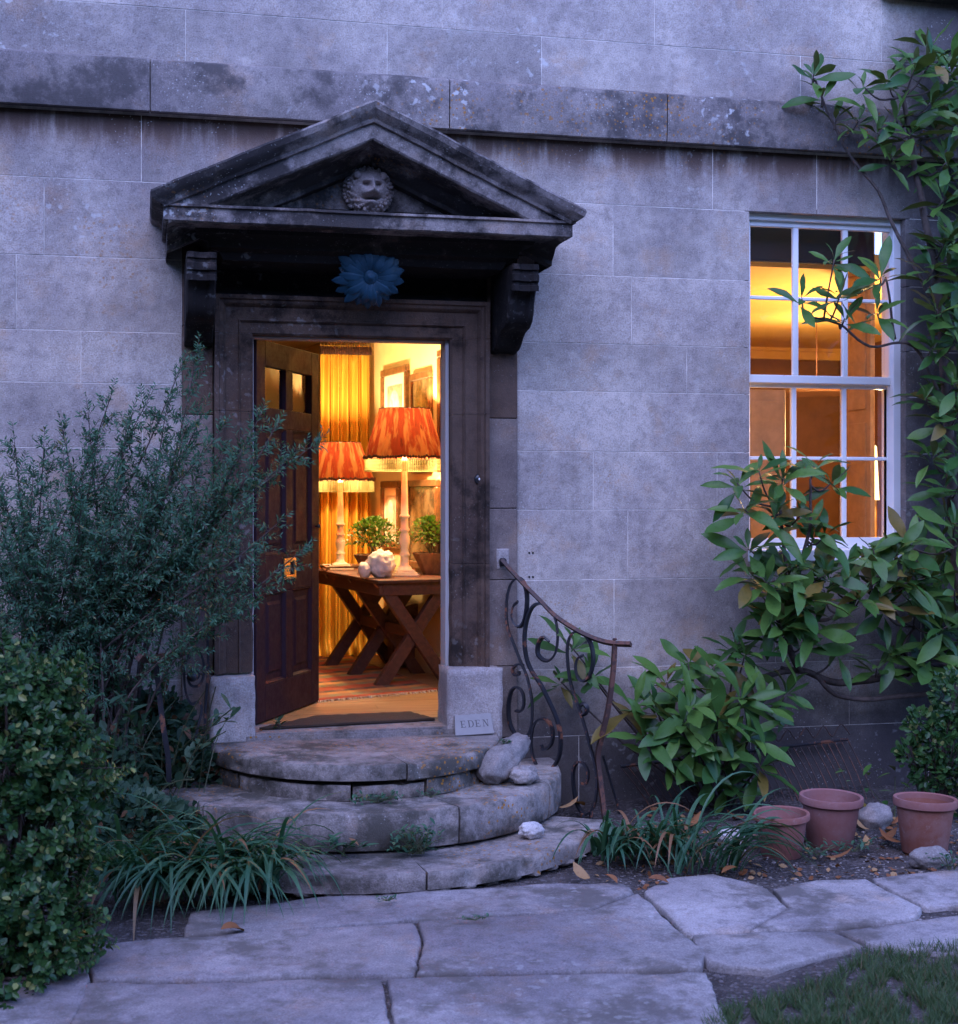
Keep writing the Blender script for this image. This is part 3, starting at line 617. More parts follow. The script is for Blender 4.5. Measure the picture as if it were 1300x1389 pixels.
# ------------------------------------------------------------------ hall behind the door
HXL, HXR, HY1, HZ1 = -.6, 2.24, 5.6, 3.0
TA, TB = V(1.685, 1.52, FLOOR), V(1.46, 2.98, FLOOR); TD = (TB - TA).normalized(); TS = V(TD.y, -TD.x, 0); TL_ = (TB - TA).length; THT = .675
WS = .315                                                   # the hall wall runs along the table's back edge
def tp(a, s, z): return TA + TD * a + TS * s + V(0, 0, z)
def tbox(mb, a0, a1, s0, s1, z0, z1):
    vs = [tp(a, s, z) for a in (a0, a1) for s in (s0, s1) for z in (z0, z1)]
    return mb.add(vs, [(0, 1, 3, 2), (4, 6, 7, 5), (0, 4, 5, 1), (2, 3, 7, 6), (0, 2, 6, 4), (1, 5, 7, 3)])
def PWALL(px, py):
    d = ray(px, py); o_ = tp(0, WS, 0); k = (o_ - CP).dot(TS) / d.dot(TS); p = CP + d * k; return (p - TA).dot(TD), p.z - FLOOR
floor = MB().box(HXL, HXR, .16, HY1, .40, FLOOR - .022).build('hall_floor', MS['panel'], kind='structure')
y = .17
while y < HY1 - .1:
    x = HXL + rr(0, 1.2); xs = [HXL, x] 
    while x < HXR - .4: x = min(HXR, x + rr(1.2, 1.9)); xs.append(x)
    if xs[-1] < HXR: xs.append(HXR)
    for a, b in zip(xs, xs[1:]):
        if b - a > .05: MB().box(a + .001, b - .001, y + .0015, y + .1385, FLOOR - .02, FLOOR + rr(-.001, .001)).build('floorboard', MS['boards'], floor, bevel=.001)
    y += .14
MB().box(HXL, HXR, .30, HY1, HZ1, HZ1 + .1).build('hall_ceiling', MS['ceiling'], kind='structure')
tbox(tbox(MB(), -1.24, 4.3, WS, WS + .08, -.05, HZ1 - FLOOR), -1.2, 4.2, WS - .018, WS, 0, .14).build('hall_wall_right', MS['cream'], kind='structure')
MB().box(HXL - .1, HXL, .30, HY1, .4, HZ1).build('hall_wall_left', MS['panel'], kind='structure')
bw0, bw1 = PY(417, 600, HY1).x, PY(437, 600, HY1).x; bz0, bz1 = ZP(425, 585, HY1), ZP(425, 497, HY1)
MB().box(HXL, bw0, HY1, HY1 + .1, .4, HZ1).box(bw1, 1.1, HY1, HY1 + .1, .4, HZ1).box(bw0, bw1, HY1, HY1 + .1, .4, bz0).box(bw0, bw1, HY1, HY1 + .1, bz1, HZ1).build('hall_wall_back', MS['panel'], kind='structure')
MB().box(1.1, HXR + .1, HY1, HY1 + .1, .4, HZ1).build('hall_wall_end', MS['cream'], kind='structure')
mb = MB(); zm = lerp(bz0, bz1, .62); mb.box(bw0, bw1, HY1 + .02, HY1 + .05, zm - .02, zm + .02)
mb.tube([(bw0, HY1 + .03, zm + .05), (bw1, HY1 + .03, bz1 - .05)], .016, 4)
bwin = mb.build('back_window', MS['panel'], None, label='small dark framed window at the far end of the hall', cat='window')
MB().add([(bw0, HY1 + .04, bz0), (bw1, HY1 + .04, bz0), (bw1, HY1 + .04, bz1), (bw0, HY1 + .04, bz1)], [(0, 1, 2, 3)]).build('pane', MS['glass'], bwin)

# trestle table with three crossed frames
tab = thing('trestle_table', (TA + TB) / 2, 'long dark oak trestle table on three crossed legs in the hall', 'table')
TWD = .27
tbox(MB(), -.06, TL_ + .05, -TWD, TWD, THT - .022, THT).build('table_top', MS['table'], tab, bevel=.004)
for a0, a1, s0, s1 in ((-.03, TL_ + .02, -TWD + .02, -TWD + .045), (-.03, TL_ + .02, TWD - .045, TWD - .02), (-.03, -.005, -TWD + .046, TWD - .046), (TL_ - .005, TL_ + .02, -TWD + .046, TWD - .046)):
    tbox(MB(), a0, a1, s0, s1, THT - .10, THT - .023).build('apron', MS['table'], tab, bevel=.002)
for a in (.02, .60, 1.16):
    for sg in (-1, 1):
        mb = MB(); w = .045; zz0, zz1 = .0, THT - .024
        vs = []
        for da in (a - .03 + .012 * sg, a + .03 + .012 * sg):
            vs += [tp(da, sg * -(.225 + w), zz0), tp(da, sg * -(.225 - w), zz0), tp(da, sg * (.225 + w) - 0, zz1), tp(da, sg * (.225 - w), zz1)]
        mb.add(vs, [(0, 1, 2, 3), (4, 7, 6, 5), (0, 4, 5, 1), (1, 5, 6, 2), (2, 6, 7, 3), (3, 7, 4, 0)])
        mb.build('crossed_leg', MS['table'], tab, bevel=.002)
tbox(MB(), -.02, 1.22, -.02, .02, .295, .365).build('stretcher', MS['table'], tab, bevel=.003)

# table lamps
def on_table(px, depthY): return PY(px, 600, depthY)
def lamp(px, Y, H, sr0, sr1, zs0, zs1, label, e):
    c = PY(px, 600, Y); c.z = FLOOR + THT + .0005
    t = thing('table_lamp', c, label, 'lamp', 'pair of ivory table lamps'); S = (zs0 - .02) / .70
    sq = MB().box(-.085, .085, -.085, .085, 0, .014).box(-.073, .073, -.073, .073, .0142, .028).box(-.060, .060, -.060, .060, .0282, .042)
    put(bpy.data.objects.new('base', sq.mesh('base', MS['lampwood'], bevel=.004, seg=2)), t, local=True)
    pr = [(.050, .042), (.044, .055), (.030, .066), (.027, .12), (.034, .124), (.034, .134), (.028, .14), (.025, .16), (.030, .185), (.036, .205), (.036, .225), (.028, .255), (.024, .268), (.034, .276), (.034, .286), (.026, .294), (.024, .34), (.024, .352), (.034, .358), (.034, .368), (.025, .378), (.023, .45), (.018, .62), (.017, .68), (.022, .69), (.022, .71), (.012, .72), (.010, .80), (0, .80)]
    put(bpy.data.objects.new('column', MB().lathe([(r, z * S if z > .05 else z) for r, z in pr], seg=24).mesh('column', MS['lampwood'], smooth=True)), t, local=True)
    N_ = 192; pl = lambda u, z, r: r * (1 + .022 * sin(u * 2 * pi * 32) + .006 * sin(u * 2 * pi * 11 + 1))
    n_ = 12; prof_ = [(lerp(sr0, sr1, i / n_), lerp(zs0, zs1, i / n_)) for i in range(n_ + 1)]
    sh = put(bpy.data.objects.new('lamp_shade', MB().lathe(prof_, seg=N_, mod=pl).mesh('lamp_shade', MS['shade'], smooth=True)), t, local=True)
    tr_ = MB()
    for k in range(90):
        a = 2 * pi * k / 90; r = sr0 * 1.015; tr_.blob((r * cos(a), r * sin(a), zs0 + .004 + rr(-.006, .006)), .011, 1, .4, 4, k, (1, 1, 1.1))
    put(bpy.data.objects.new('tassel_trim', tr_.mesh('tassel_trim', MS['trim'])), sh, local=True)
    tr_ = MB()
    for k in range(72):
        a = 2 * pi * k / 72
        tr_.tube([(sr1 * 1.01 * cos(a), sr1 * 1.01 * sin(a), zs1 + .003), (sr1 * 1.01 * cos(a + .09), sr1 * 1.01 * sin(a + .09), zs1 + .003)], .004, 4, cap=False)
    put(bpy.data.objects.new('top_braid', tr_.mesh('top_braid', MS['trim'])), sh, local=True)
    bd = MB(); ns = int(sr0 * 2 * pi / .0125)
    oct_ = [(1, 0, 0), (-1, 0, 0), (0, 1, 0), (0, -1, 0), (0, 0, 1), (0, 0, -1)]; of_ = [(0, 2, 4), (2, 1, 4), (1, 3, 4), (3, 0, 4), (2, 0, 5), (1, 2, 5), (3, 1, 5), (0, 3, 5)]
    for k in range(ns):
        a = 2 * pi * k / ns; r = sr0 * 1.0; nb = 9
        for j in range(nb):
            q = .0036 if j < nb - 1 else .0055; z = zs0 - .006 - j * .0092 - (.003 if j == nb - 1 else 0)
            bd.add([(r * cos(a) + x * q, r * sin(a) + y * q, z + zz * q * 1.25) for x, y, zz in oct_], of_)
    put(bpy.data.objects.new('bead_fringe', bd.mesh('bead_fringe', MS['beads'])), sh, local=True)
    for k in range(3):
        a = 2 * pi * k / 3
        put(bpy.data.objects.new('shade_carrier', MB().tube([(.01 * cos(a), .01 * sin(a), .79 * S), (sr1 * cos(a), sr1 * sin(a), zs1 - .004)], .002, 4).mesh('shade_carrier', MS['brass'])), sh, local=True)
    ld = bpy.data.lights.new('lamp_bulb', 'POINT'); ld.energy = e; ld.color = WARM; ld.shadow_soft_size = .03
    lo = bpy.data.objects.new('lamp_bulb', ld); lo.location = (0, 0, lerp(zs0, zs1, .70)); put(lo, t, local=True)
    return t
lamp(549, 1.86, 1.06, .262, .165, .775, 1.095, 'taller ivory table lamp with red ikat shade, beside the white plaster ornament', LAMP_E)
lamp(462, 2.78, .90, .240, .140, .640, .905, 'shorter ivory table lamp with red ikat shade, standing on the little tray', LAMP_E * .8)
# tray, plaster ornament, bowls with plants
c = PY(465, 600, 2.70); c.z = FLOOR + THT
tray = thing('tray', c, 'small dark footed tray under the shorter lamp', 'tray')
mb = MB().box(-.13, .13, -.09, .09, .028, .036)
# the lamp stands through the tray's open middle rail, so the tray is a low frame around its base
mb = MB().box(-.14, .14, -.115, -.095, .018, .034).box(-.14, .14, .165, .185, .018, .034).box(-.14, -.12, -.095, .165, .018, .034).box(.12, .14, -.095, .165, .018, .034)
put(bpy.data.objects.new('tray_rim', mb.mesh('tray_rim', MS['frame'], bevel=.002)), tray, local=True)
for sx in (-1, 1):
    for sy in (-.105, .175): put(bpy.data.objects.new('foot', MB().blob((sx * .125, sy, .010), .010, 1, .1).mesh('foot', MS['frame'])), tray, local=True)
c = PY(513, 600, 1.68); c.z = FLOOR + THT + .0
bu = thing('plaster_ornament', c, 'lumpy white plaster ornament lying beside the taller lamp', 'ornament')
put(bpy.data.objects.new('large_lobe', MB().blob((.02, 0, .088), .088, 4, .22, 3.2, 3, (1.05, .8, 1)).mesh('large_lobe', MS['plaster'], smooth=True)), bu, local=True)
put(bpy.data.objects.new('small_lobe', MB().blob((-.088, -.01, .052), .052, 3, .25, 4, 5, (.8, .9, 1)).mesh('small_lobe', MS['plaster'], smooth=True)), bu, local=True)

# ---- leaf helpers
LPROF = [.07, .26, .58, .84, .98, 1.0, .88, .58, .06]
def leaf_mesh(name, L, w, fold, curl, mat, nseg=8, tip=.9):
    rows = []
    for i in range(nseg + 1):
        t = i / nseg; ww = w * LPROF[min(len(LPROF) - 1, int(round(t * (len(LPROF) - 1))))]
        y = L * t; z = -curl * L * t * t
        rows.append([(-ww, y, z + fold * ww), (0, y, z), (ww, y, z + fold * ww)])
    return MB().grid(rows).mesh(name, mat, smooth=True, recalc=False)
def frame(pos, d, up=V(0, 0, 1), roll=0., s=1.):
    y = d.normalized(); x = y.cross(up)
    if x.length < 1e-4: x = y.orthogonal()
    x.normalize(); z = x.cross(y)
    M = Matrix((x, y, z)).transposed().to_4x4() @ Matrix.Rotation(roll, 4, 'Y') @ Matrix.Scale(s, 4); M.translation = pos; return M
def tri_leaves(items, shape):
    mb = MB()
    for M in items: mb.add(shape[0], shape[1], M)
    return mb
OV = ([(0, 0, 0), (-.30, .35, .06), (.30, .35, .06), (-.26, .72, .03), (.26, .72, .03), (0, 1, -.04), (0, .5, -.02)], [(0, 6, 1), (0, 2, 6), (1, 6, 3), (6, 2, 4), (3, 6, 5), (6, 4, 5)])
NARROW = ([(0, 0, 0), (-.15, .45, .03), (.15, .45, .03), (0, 1, -.05)], [(0, 2, 1), (1, 2, 3)])
def rdir(zmin=-1):
    while True:
        v = V(rr(-1, 1), rr(-1, 1), rr(-1, 1))
        if .1 < v.length < 1 and v.normalized().z >= zmin: return v.normalized()
def bowl_plant(px, Y, r, h, label, nleaf, spread, flowers):
    c = PY(px, 600, Y); c.z = FLOOR + THT + .0005
    t = thing('bowl_of_plants', c, label, 'planter')
    prf = [(0, 0), (r * .5, 0), (r * .95, h * .9), (r, h), (r * .95, h + .002), (r * .88, h * .9), (0, h * .88)]
    put(bpy.data.objects.new('wooden_bowl', MB().lathe(prf, seg=10).mesh('wooden_bowl', MS['bowl'], bevel=0)), t, local=True)
    it = []
    for k in range(nleaf):
        d = rdir(-.15); p = V(d.x * spread, d.y * spread * .8, h + .09 + d.z * spread * .75) * 1; p = V(p.x * rr(.3, 1), p.y * rr(.3, 1), p.z)
        it.append(frame(p, (d + rdir() * .8), s=rr(.02, .042)))
    put(bpy.data.objects.new('foliage', tri_leaves(it, OV).mesh('foliage', MS['house_leaf'])), t, local=True, kind='stuff')
    st = MB()
    for k in range(14): st.tube([(rr(-.04, .04), rr(-.04, .04), h * .85), (rr(-spread, spread) * .6, rr(-spread, spread) * .5, h + rr(.05, .16))], .003, 4)
    put(bpy.data.objects.new('stems', st.mesh('stems', MS['stem'])), t, local=True)
    for k, (fx, fz) in enumerate(flowers):
        fl = MB(); 
        for j in range(14): d = rdir(-.2); fl.add(OV[0], OV[1], frame(V(fx, -.02, fz) + d * .008, d, s=rr(.016, .026)))
        put(bpy.data.objects.new('flower', fl.mesh('flower', MS['petal'])), t, local=True)
        put(bpy.data.objects.new('flower_stalk', MB().tube([(fx * .3, 0, h), (fx, -.015, fz)], .0022, 4).mesh('flower_stalk', MS['stem'])), t, local=True)
bowl_plant(508, 2.28, .145, .125, 'dark wooden bowl of leafy pelargonium in front of the gold curtain', 900, .20, [(.09, .34)])
bowl_plant(589, 2.02, .150, .145, 'wooden bowl of leafy pelargonium with a flower, behind the taller lamp', 800, .19, [(.04, .42)])

# curtain
cx0, cx1, CY = PY(433, 600, 3.30).x, PY(503, 600, 3.30).x, 3.30
ctop = ZP(465, 473, CY); cur = thing('curtain', ((cx0 + cx1) / 2, CY, FLOOR), 'gold silk curtain with ruffled heading hanging across the hall', 'curtain')
mb = MB(); rows = []
zl = [0, .02, .05, .1, .2, .35, .6, .9, 1.2, 1.5, 1.8, 2.0, 2.1, 2.2, ctop - FLOOR - .1, ctop - FLOOR - .06, ctop - FLOOR - .02, ctop - FLOOR + .02]
for z in zl:
    row = []; f_ = z / zl[-1]
    for k in range(181):
        u = k / 180; ph = u * 2 * pi * 11 + 1.2 * noise.noise(Vector((u * 5, z * .35, 0)))
        amp = lerp(.045, .022, f_); pool = max(0, 1 - z / .12) * .16 * (.6 + .8 * noise.noise(Vector((u * 7, 2, 0))))
        flare = .03 * (1 - f_) * (1 if u > .5 else -1)
        row.append((lerp(cx0, cx1, u) + .012 * sin(ph * .5 + z) + flare * abs(u - .5), CY + amp * sin(ph) - pool + (.025 * noise.noise(Vector((u * 30, z * 12, 4))) if z > ctop - FLOOR - .18 or z < .25 else 0), FLOOR + z + (.03 * abs(noise.noise(Vector((u * 9, z * 20, 1)))) if z < .08 else 0) + .004))
    rows.append(row)
MB().grid(rows).build('curtain_cloth', MS['curtain'], cur, smooth=True)
rows = [[(lerp(cx0, cx1, k / 180), CY - .03 + .03 * sin(k * 1.05) + .02 * noise.noise(Vector((k * .3, z * 40, 0))) - dz_, ctop + z) for k in range(181)] for z, dz_ in ((.015, 0), (.0, .015), (-.03, .03), (-.05, .022))]
MB().grid(rows).build('ruffle', MS['trim'], cur, smooth=True)
MB().tube([(cx0 - .25, CY, ctop + .07), (cx1 + .05, CY, ctop + .07)], .016, 10).build('curtain_pole', MS['frame'], cur, smooth=True)
for k in range(15):
    x = lerp(cx0 + .01, cx1 - .01, k / 14); ring = MB().tube([(x + .004 * cos(a), CY + .024 * sin(a), ctop + .07 + .024 * cos(a)) for a in [2 * pi * j / 12 for j in range(13)]], .0045, 5, cap=False)
    ring.tube([(x, CY, ctop + .046), (x, CY - .02, ctop + .005)], .003, 4); ring.build('curtain_ring', MS['frame'], cur)

# pictures on the yellow wall
def picture(px0, px1, yt, yb_at1, label, kind_, dpth=.03, w=.05):
    A1, A0 = PWALL(px0, 600)[0], PWALL(px1, 600)[0]; z1 = PWALL(px1, yt)[1]; z0 = PWALL(px1, yb_at1)[1]
    t = thing('framed_picture', tp((A0 + A1) / 2, WS, z0), label, 'picture', 'pictures on the hall wall')
    def pb(a0, a1, z0_, z1_, o0, o1, nm, mt, bev=0): tbox(MB(), a0, a1, WS - o1, WS - o0, z0_, z1_).build(nm, MS[mt], t, bevel=bev)
    for q in ((A0, A1, z0, z0 + w), (A0, A1, z1 - w, z1), (A0, A0 + w, z0 + w, z1 - w), (A1 - w, A1, z0 + w, z1 - w)): pb(*q, .001, dpth, 'frame_rail', 'frame', .006)
    m = 0
    if kind_ == 'mount': pb(A0 + w, A1 - w, z0 + w, z1 - w, .004, .012, 'mount', 'mount'); m = min(.09, (A1 - A0) * .14)
    pb(A0 + w + m, A1 - w - m, z0 + w + m, z1 - w - m, .013, .016, 'print', 'print' if kind_ == 'mount' else 'dprint')
    if kind_ == 'mount':
        ca, cz = (A0 + A1) / 2, (z0 + z1) / 2; ra, rz = (A1 - A0) / 2 - w - m - .03, min((z1 - z0) / 2 - w - m - .03, .24)
        MB().add([tp(ca + ra * cos(2 * pi * k / 40), WS - .0175, cz + rz * sin(2 * pi * k / 40)) for k in range(40)], [tuple(range(40))]).build('oval_figure', MS['oval'], t)
picture(521, 556, 494, 628, 'framed print with a pale oval in a cream mount on the yellow wall', 'mount')
picture(560, 588, 502, 640, 'dark picture in a wide brown frame above the taller lamp', 'dark')
picture(598, 618, 470, 640, 'brown framed picture next to the right door jamb', 'dark')
picture(521, 545, 652, 745, 'small framed print with cream mount below the oval portrait print', 'mount')
picture(556, 598, 650, 775, 'tall dark glazed frame behind the bowl of pelargonium', 'dark')

# rug, doormat, chest
def floor_quad(pts, z, name, mat, label, cat, th=.008):
    ps = [PZ(x, y, FLOOR) for x, y in pts]; c = sum(ps, Vector()) / 4
    nx, ny = 30, 20; rows = []; 
    for j in range(ny + 1):
        rows.append([ps[0].lerp(ps[1], i / nx).lerp(ps[3].lerp(ps[2], i / nx), j / ny) + V(.006 * noise.noise(Vector((i * .5, j * .5, 1))), .006 * noise.noise(Vector((j * .5, i * .4, 6))), z + .003 * noise.noise(Vector((i * .4, j * .4, 0)))) for i in range(nx + 1)])
    t = thing(name, V(c.x, c.y, FLOOR), label, cat); mb = MB().grid(rows)
    me = mb.mesh(name, mat, smooth=True); uv = me.uv_layers.new(name='UVMap')
    for lp_ in me.loops: i = lp_.vertex_index; uv.data[lp_.index].uv = ((i % (nx + 1)) / nx, (i // (nx + 1)) / ny)
    o = bpy.data.objects.new('pile', me); put(o, t)
    md = o.modifiers.new('thick', 'SOLIDIFY'); md.thickness = th; md.offset = -1
    return t, rows
rug, rrow = floor_quad([(330, 962), (596, 937), (470, 890), (300, 902)], .010, 'rug', MS['rug'], 'worn red striped kilim rug on the hall floorboards', 'rug')
fr = MB()
for k in range(150):
    t = k / 149 * 30; i = min(29, int(t)); p = rrow[0][i].lerp(rrow[0][i + 1], t - i); q = p + V(rr(-.015, .015), -rr(.03, .06), -.006); fr.tube([p, q], .0018, 3)
fr.build('fringe', MS['mount'], rug)
mat_, _ = floor_quad([(352, 991), (590, 978), (556, 969), (430, 974)], .016, 'doormat', MS['mat'], 'dark brown coir doormat just inside the open door', 'doormat', .014)
c = PZ(565, 915, FLOOR)
chest = thing('chest', c, 'dark low chest pushed under the far side of the trestle table', 'chest')
MB().box(c.x - .10, c.x + .22, c.y + .35, c.y + .85, FLOOR + .02, FLOOR + .36).build('chest_body', MS['table'], chest, bevel=.008)
rows = [[(c.x - .11 + .34 * u / 1, y, FLOOR + .362 + .09 * sin(pi * u)) for u in [k / 12 for k in range(13)]] for y in (c.y + .34, c.y + .86)]
mb = MB().grid(rows); mb.f += [tuple(range(13)), tuple(range(13, 26))]; mb.build('chest_lid', MS['table'], chest, angle=40)

# ------------------------------------------------------------------ room behind the sash window
RX0, RX1, RY1, RZ1 = 2.50, 6.2, 4.6, 3.02
MB().box(RX0, RX1, .31, RY1, .40, FLOOR).build('room_floor', MS['boards'], kind='structure')
MB().box(RX0, RX1, .31, RY1, RZ1, RZ1 + .1).build('room_ceiling', MS['roomceil'], kind='structure')
MB().box(RX0, RX1, RY1, RY1 + .1, .4, RZ1).build('room_wall_back', MS['roomwall'], kind='structure')
MB().box(RX0, RX1, RY1 - .05, RY1, RZ1 - .10, RZ1 - .03).box(RX0, RX1, RY1 - .09, RY1, RZ1 - .03, RZ1).build('room_cornice', MS['roomceil'], kind='structure')
MB().box(RX0 - .1, RX0, .31, RY1, .4, RZ1).build('room_wall_left', MS['roomwall'], kind='structure')
MB().box(RX1, RX1 + .1, .31, RY1, .4, RZ1).build('room_wall_right', MS['roomwall'], kind='structure')
bl = thing('roller_blind', ((WXL + WXR) / 2, .24, zw(355, .24)), 'plum coloured roller blind drawn down behind the top window panes', 'blind')
MB().box(WXL - .06, WXR - .07, .238, .242, zw(356, .24), WZ1 - .035).build('blind_cloth', MS['blind'], bl)
MB().tube([(WXL - .06, .24, zw(357, .24)), (WXR - .07, .24, zw(357, .24))], .008, 6).build('blind_batten', MS['blind'], bl)
for nm, pxa, pxb in (('l', 1000, 1063), ('r', 1186, 1206)):
    t = thing('window_shutter', (XP(pxa, .5), .35, WZ0), 'folded ochre panelled shutter at the lamp side of the window' if nm == 'r' else 'plain tan shutter folded against the door side of the window', 'shutter')
    if nm == 'r':
        x = WXR - .05; MB().box(x, x + .03, .31, .62, WZ0 - .3, WZ1 + .0).build('leaf', MS['ochre'], t, bevel=.003)
        for z0, z1 in ((WZ0, WZ0 + .75), (WZ0 + .83, WZ1 - .12)): MB().box(x - .006, x - .0005, .36, .57, z0, z1).build('raised_panel', MS['ochre'], t, bevel=.004)
    else:
        a, b = PY(1010, 600, .62), PY(1064, 600, .62); MB().box(a.x, b.x, .60, .63, WZ0 - .3, zw(530, .6)).build('leaf', MS['ochre'], t, bevel=.003)
        MB().box(a.x + .03, b.x - .03, .594, .5995, WZ0 - .2, zw(545, .6)).build('raised_panel', MS['ochre'], t, bevel=.003)
c = PY(1187, 678, 1.0)
fl = thing('candle_lamp', (c.x, 1.0, FLOOR), 'tall lamp with slim tapering lit shade inside the window', 'lamp')
zA, zB = ZP(1187, 678, 1.), ZP(1187, 604, 1.)
MB().lathe([(.030, 0), (.027, .02), (.012, zB - zA - .01), (.004, zB - zA)], (c.x, 1., zA), 20).build('lit_shade', MS['lit'], fl, smooth=True)
MB().tube([(c.x, 1., FLOOR), (c.x, 1., zA)], .012, 8).lathe([(.12, 0), (.12, .015), (.02, .03)], (c.x, 1., FLOOR), 20).build('stand', MS['frame'], fl, smooth=True)
MB().tube([PY(1175, 726, .98), PY(1176, 636, .98)], .006, 6).build('side_stem', MS['brass'], fl)
ld = bpy.data.lights.new('lamp_bulb', 'POINT'); ld.energy = 50; ld.color = (1, .58, .22); ld.shadow_soft_size = .08
lo = bpy.data.objects.new('lamp_bulb', ld); lo.location = (c.x, 1.0, zB + .10); put(lo, fl)
pc = V(PY(1108, 528, 2.4).x, 2.4, ZP(1120, 535, 2.4))
pen = thing('pendant_light', (pc.x, 2.4, RZ1), 'wide shallow pendant light on a thin cord inside the room', 'lamp')
MB().tube([(pc.x, 2.4, RZ1), (pc.x, 2.4, pc.z + .12)], .003, 5).build('cord', MS['trim'], pen)
MB().lathe([(.02, .12), (.06, .11), (.20, .06), (.33, .0), (.325, .0), (.19, .05), (.05, .10), (.02, .11)], pc, 36).build('pendant_shade', MS['roomwall'], pen, smooth=True)
ld = bpy.data.lights.new('pendant_bulb', 'POINT'); ld.energy = 9; ld.color = (1, .60, .24); ld.shadow_soft_size = .15
lo = bpy.data.objects.new('pendant_bulb', ld); lo.location = (pc.x, 2.4, pc.z + .22); put(lo, pen)

# ------------------------------------------------------------------ round steps
steps = thing('stone_steps', (DC, -.7, 0), 'three worn curved limestone steps up to the open door', 'steps')
def sector(a, b, inner, z0, z1, t0, t1, name, seed, rnd=.016, mat='step', gap=.003):
    n_ = max(6, int((t1 - t0) / .02)); rows = []
    dt = gap / a
    profile = [(inner, z0), (inner, z1)] + [(lerp(inner, 1, q), z1) for q in (.4, .7, .88)] + [(1 - rnd / a * 1.0, z1), (1 - rnd / a * .35, z1 - rnd * .3), (1, z1 - rnd), (1.0, lerp(z0, z1, .5)), (.998, z0 + .006), (.99, z0)]
    for i in range(n_ + 1):
        t = lerp(t0 + dt, t1 - dt, i / n_); row = []
        for s_, z in profile:
            p = V(DC + a * s_ * cos(t), b * s_ * sin(t) - .012, z)
            w = noise.noise(p * 4 + V(seed, 0, 0)) * .010 + noise.noise(p * 13 + V(0, seed, 0)) * .006
            chip = max(0, noise.noise(p * 9 + V(seed, 3, 1)) - .15) * .05 if s_ > .97 and z > z0 + .02 else 0
            if z > z0 + .001:
                p.z += w * (.6 if s_ < .97 else .5) - chip * .5 - (.006 * max(0, cos((t - 1.5 * pi) * 1.6)) if z > z1 - .002 else 0)
            if s_ > .6: k = 1 + (w - chip) / a * .9; p.x = DC + (p.x - DC) * k; p.y *= k
            row.append(p)
        rows.append(row)
    m = len(profile); mb = MB().grid(rows, True); mb.f += [tuple(range(m)), tuple(range(n_ * m, n_ * m + m))]
    mb.build(name, MS[mat], steps, angle=50)
TP = pi
sector(.76, .875, .01, .368, .45, TP, TP * 1.555, 'step_slab', 1); sector(.76, .875, .01, .362, .447, TP * 1.555, TP * 2, 'step_slab', 2)
for k, (t0, t1) in enumerate(((1.0, 1.18), (1.18, 1.445), (1.445, 1.60), (1.60, 1.80), (1.80, 2.0))):
    sector(.735, .845 + (k % 2) * .008, .5, .272, .358 - (k % 3) * .006, TP * t0, TP * t1, 'riser_stone', 10 + k, .010, gap=.006)
for k, (t0, t1) in enumerate(((1.0, 1.235), (1.235, 1.60), (1.60, 1.80), (1.80, 2.0))):
    sector(1.08, 1.12, .45, .105, .28, TP * t0, TP * t1, 'step_slab', 20 + k, .022, gap=.005)
for k, (t0, t1) in enumerate(((1.06, 1.28), (1.28, 1.525), (1.525, 1.84))):
    sector(1.32, 1.475, .5, .012, .105 - .004 * k, TP * t0, TP * t1, 'step_slab', 30 + k, .018, gap=.005)
mb = MB(); MB().lathe([(.0, .2)], seg=3)
for k in range(22):
    t = TP * lerp(1.2, 1.8, k / 21); p = V(DC + 1.30 * cos(t), 1.45 * sin(t), .012); MB().blob(p, rr(.02, .035), 2, .3, 2, k, (1.6, 1, .6)).build('packing_stone', MS['step'], steps, angle=40)
# ------------------------------------------------------------------ wrought-iron handrails
FLAT = [(1, .45), (-1, .45), (-1, -.45), (1, -.45)]
def yrail(px): return lerp(-.05, -.50, max(0, min(1.15, (px - 683) / 150)))
def zz5(x, y): return 640 + x / 3.307, 720 + y / 3.307
def rail_pts(pts, conv, yf, n_=5): return smooth_path([PY(*conv(*p), yf(conv(*p)[0])) for p in pts], n_)
rail = thing('iron_handrail', (2.0, -.3, .1), 'rusty wrought iron handrail with scrolls in front of the window side', 'handrail', 'handrails of the steps')
hr = [(135, 130), (180, 180), (240, 245), (310, 315), (380, 385), (480, 450), (570, 490), (640, 505), (715, 508)]
MB().tube(rail_pts(hr, zz5, yrail), .0145, sec=[(1, .7), (-1, .7), (-1, -.6), (1, -.6)]).build('handrail', MS['ironrust'], rail, bevel=0, angle=40)
scrolls = [[(208, 318), (186, 340), (179, 390), (196, 424), (221, 428), (240, 390), (249, 320), (244, 260), (226, 222), (200, 214), (171, 250), (156, 330), (161, 430), (190, 510), (221, 590), (250, 660), (270, 760), (270, 850), (255, 912), (226, 928), (196, 912), (171, 860), (166, 780), (180, 716), (206, 702), (230, 730), (234, 780), (220, 810), (197, 806)],
           [(348, 497), (322, 478), (301, 502), (297, 550), (320, 578), (350, 580), (377, 545), (386, 470), (374, 390), (345, 346), (305, 326), (270, 346), (246, 410), (237, 490), (246, 570), (270, 630), (310, 690), (345, 760), (380, 840), (399, 920), (395, 1000), (375, 1048), (345, 1076), (310, 1070), (281, 1030), (267, 960), (276, 880), (300, 847), (335, 847), (359, 880), (364, 930), (350, 968), (322, 982), (312, 960)],
           [(500, 560), (476, 572), (466, 612), (476, 658), (500, 675), (529, 650), (545, 590), (539, 520), (514, 472), (480, 452), (450, 462), (431, 510), (431, 590), (446, 690), (480, 790), (505, 870), (530, 960), (554, 1050), (563, 1130), (553, 1220), (529, 1262), (500, 1268), (471, 1220), (457, 1140), (457, 1070), (476, 1038), (505, 1047), (523, 1090), (514, 1133), (492, 1130)]]
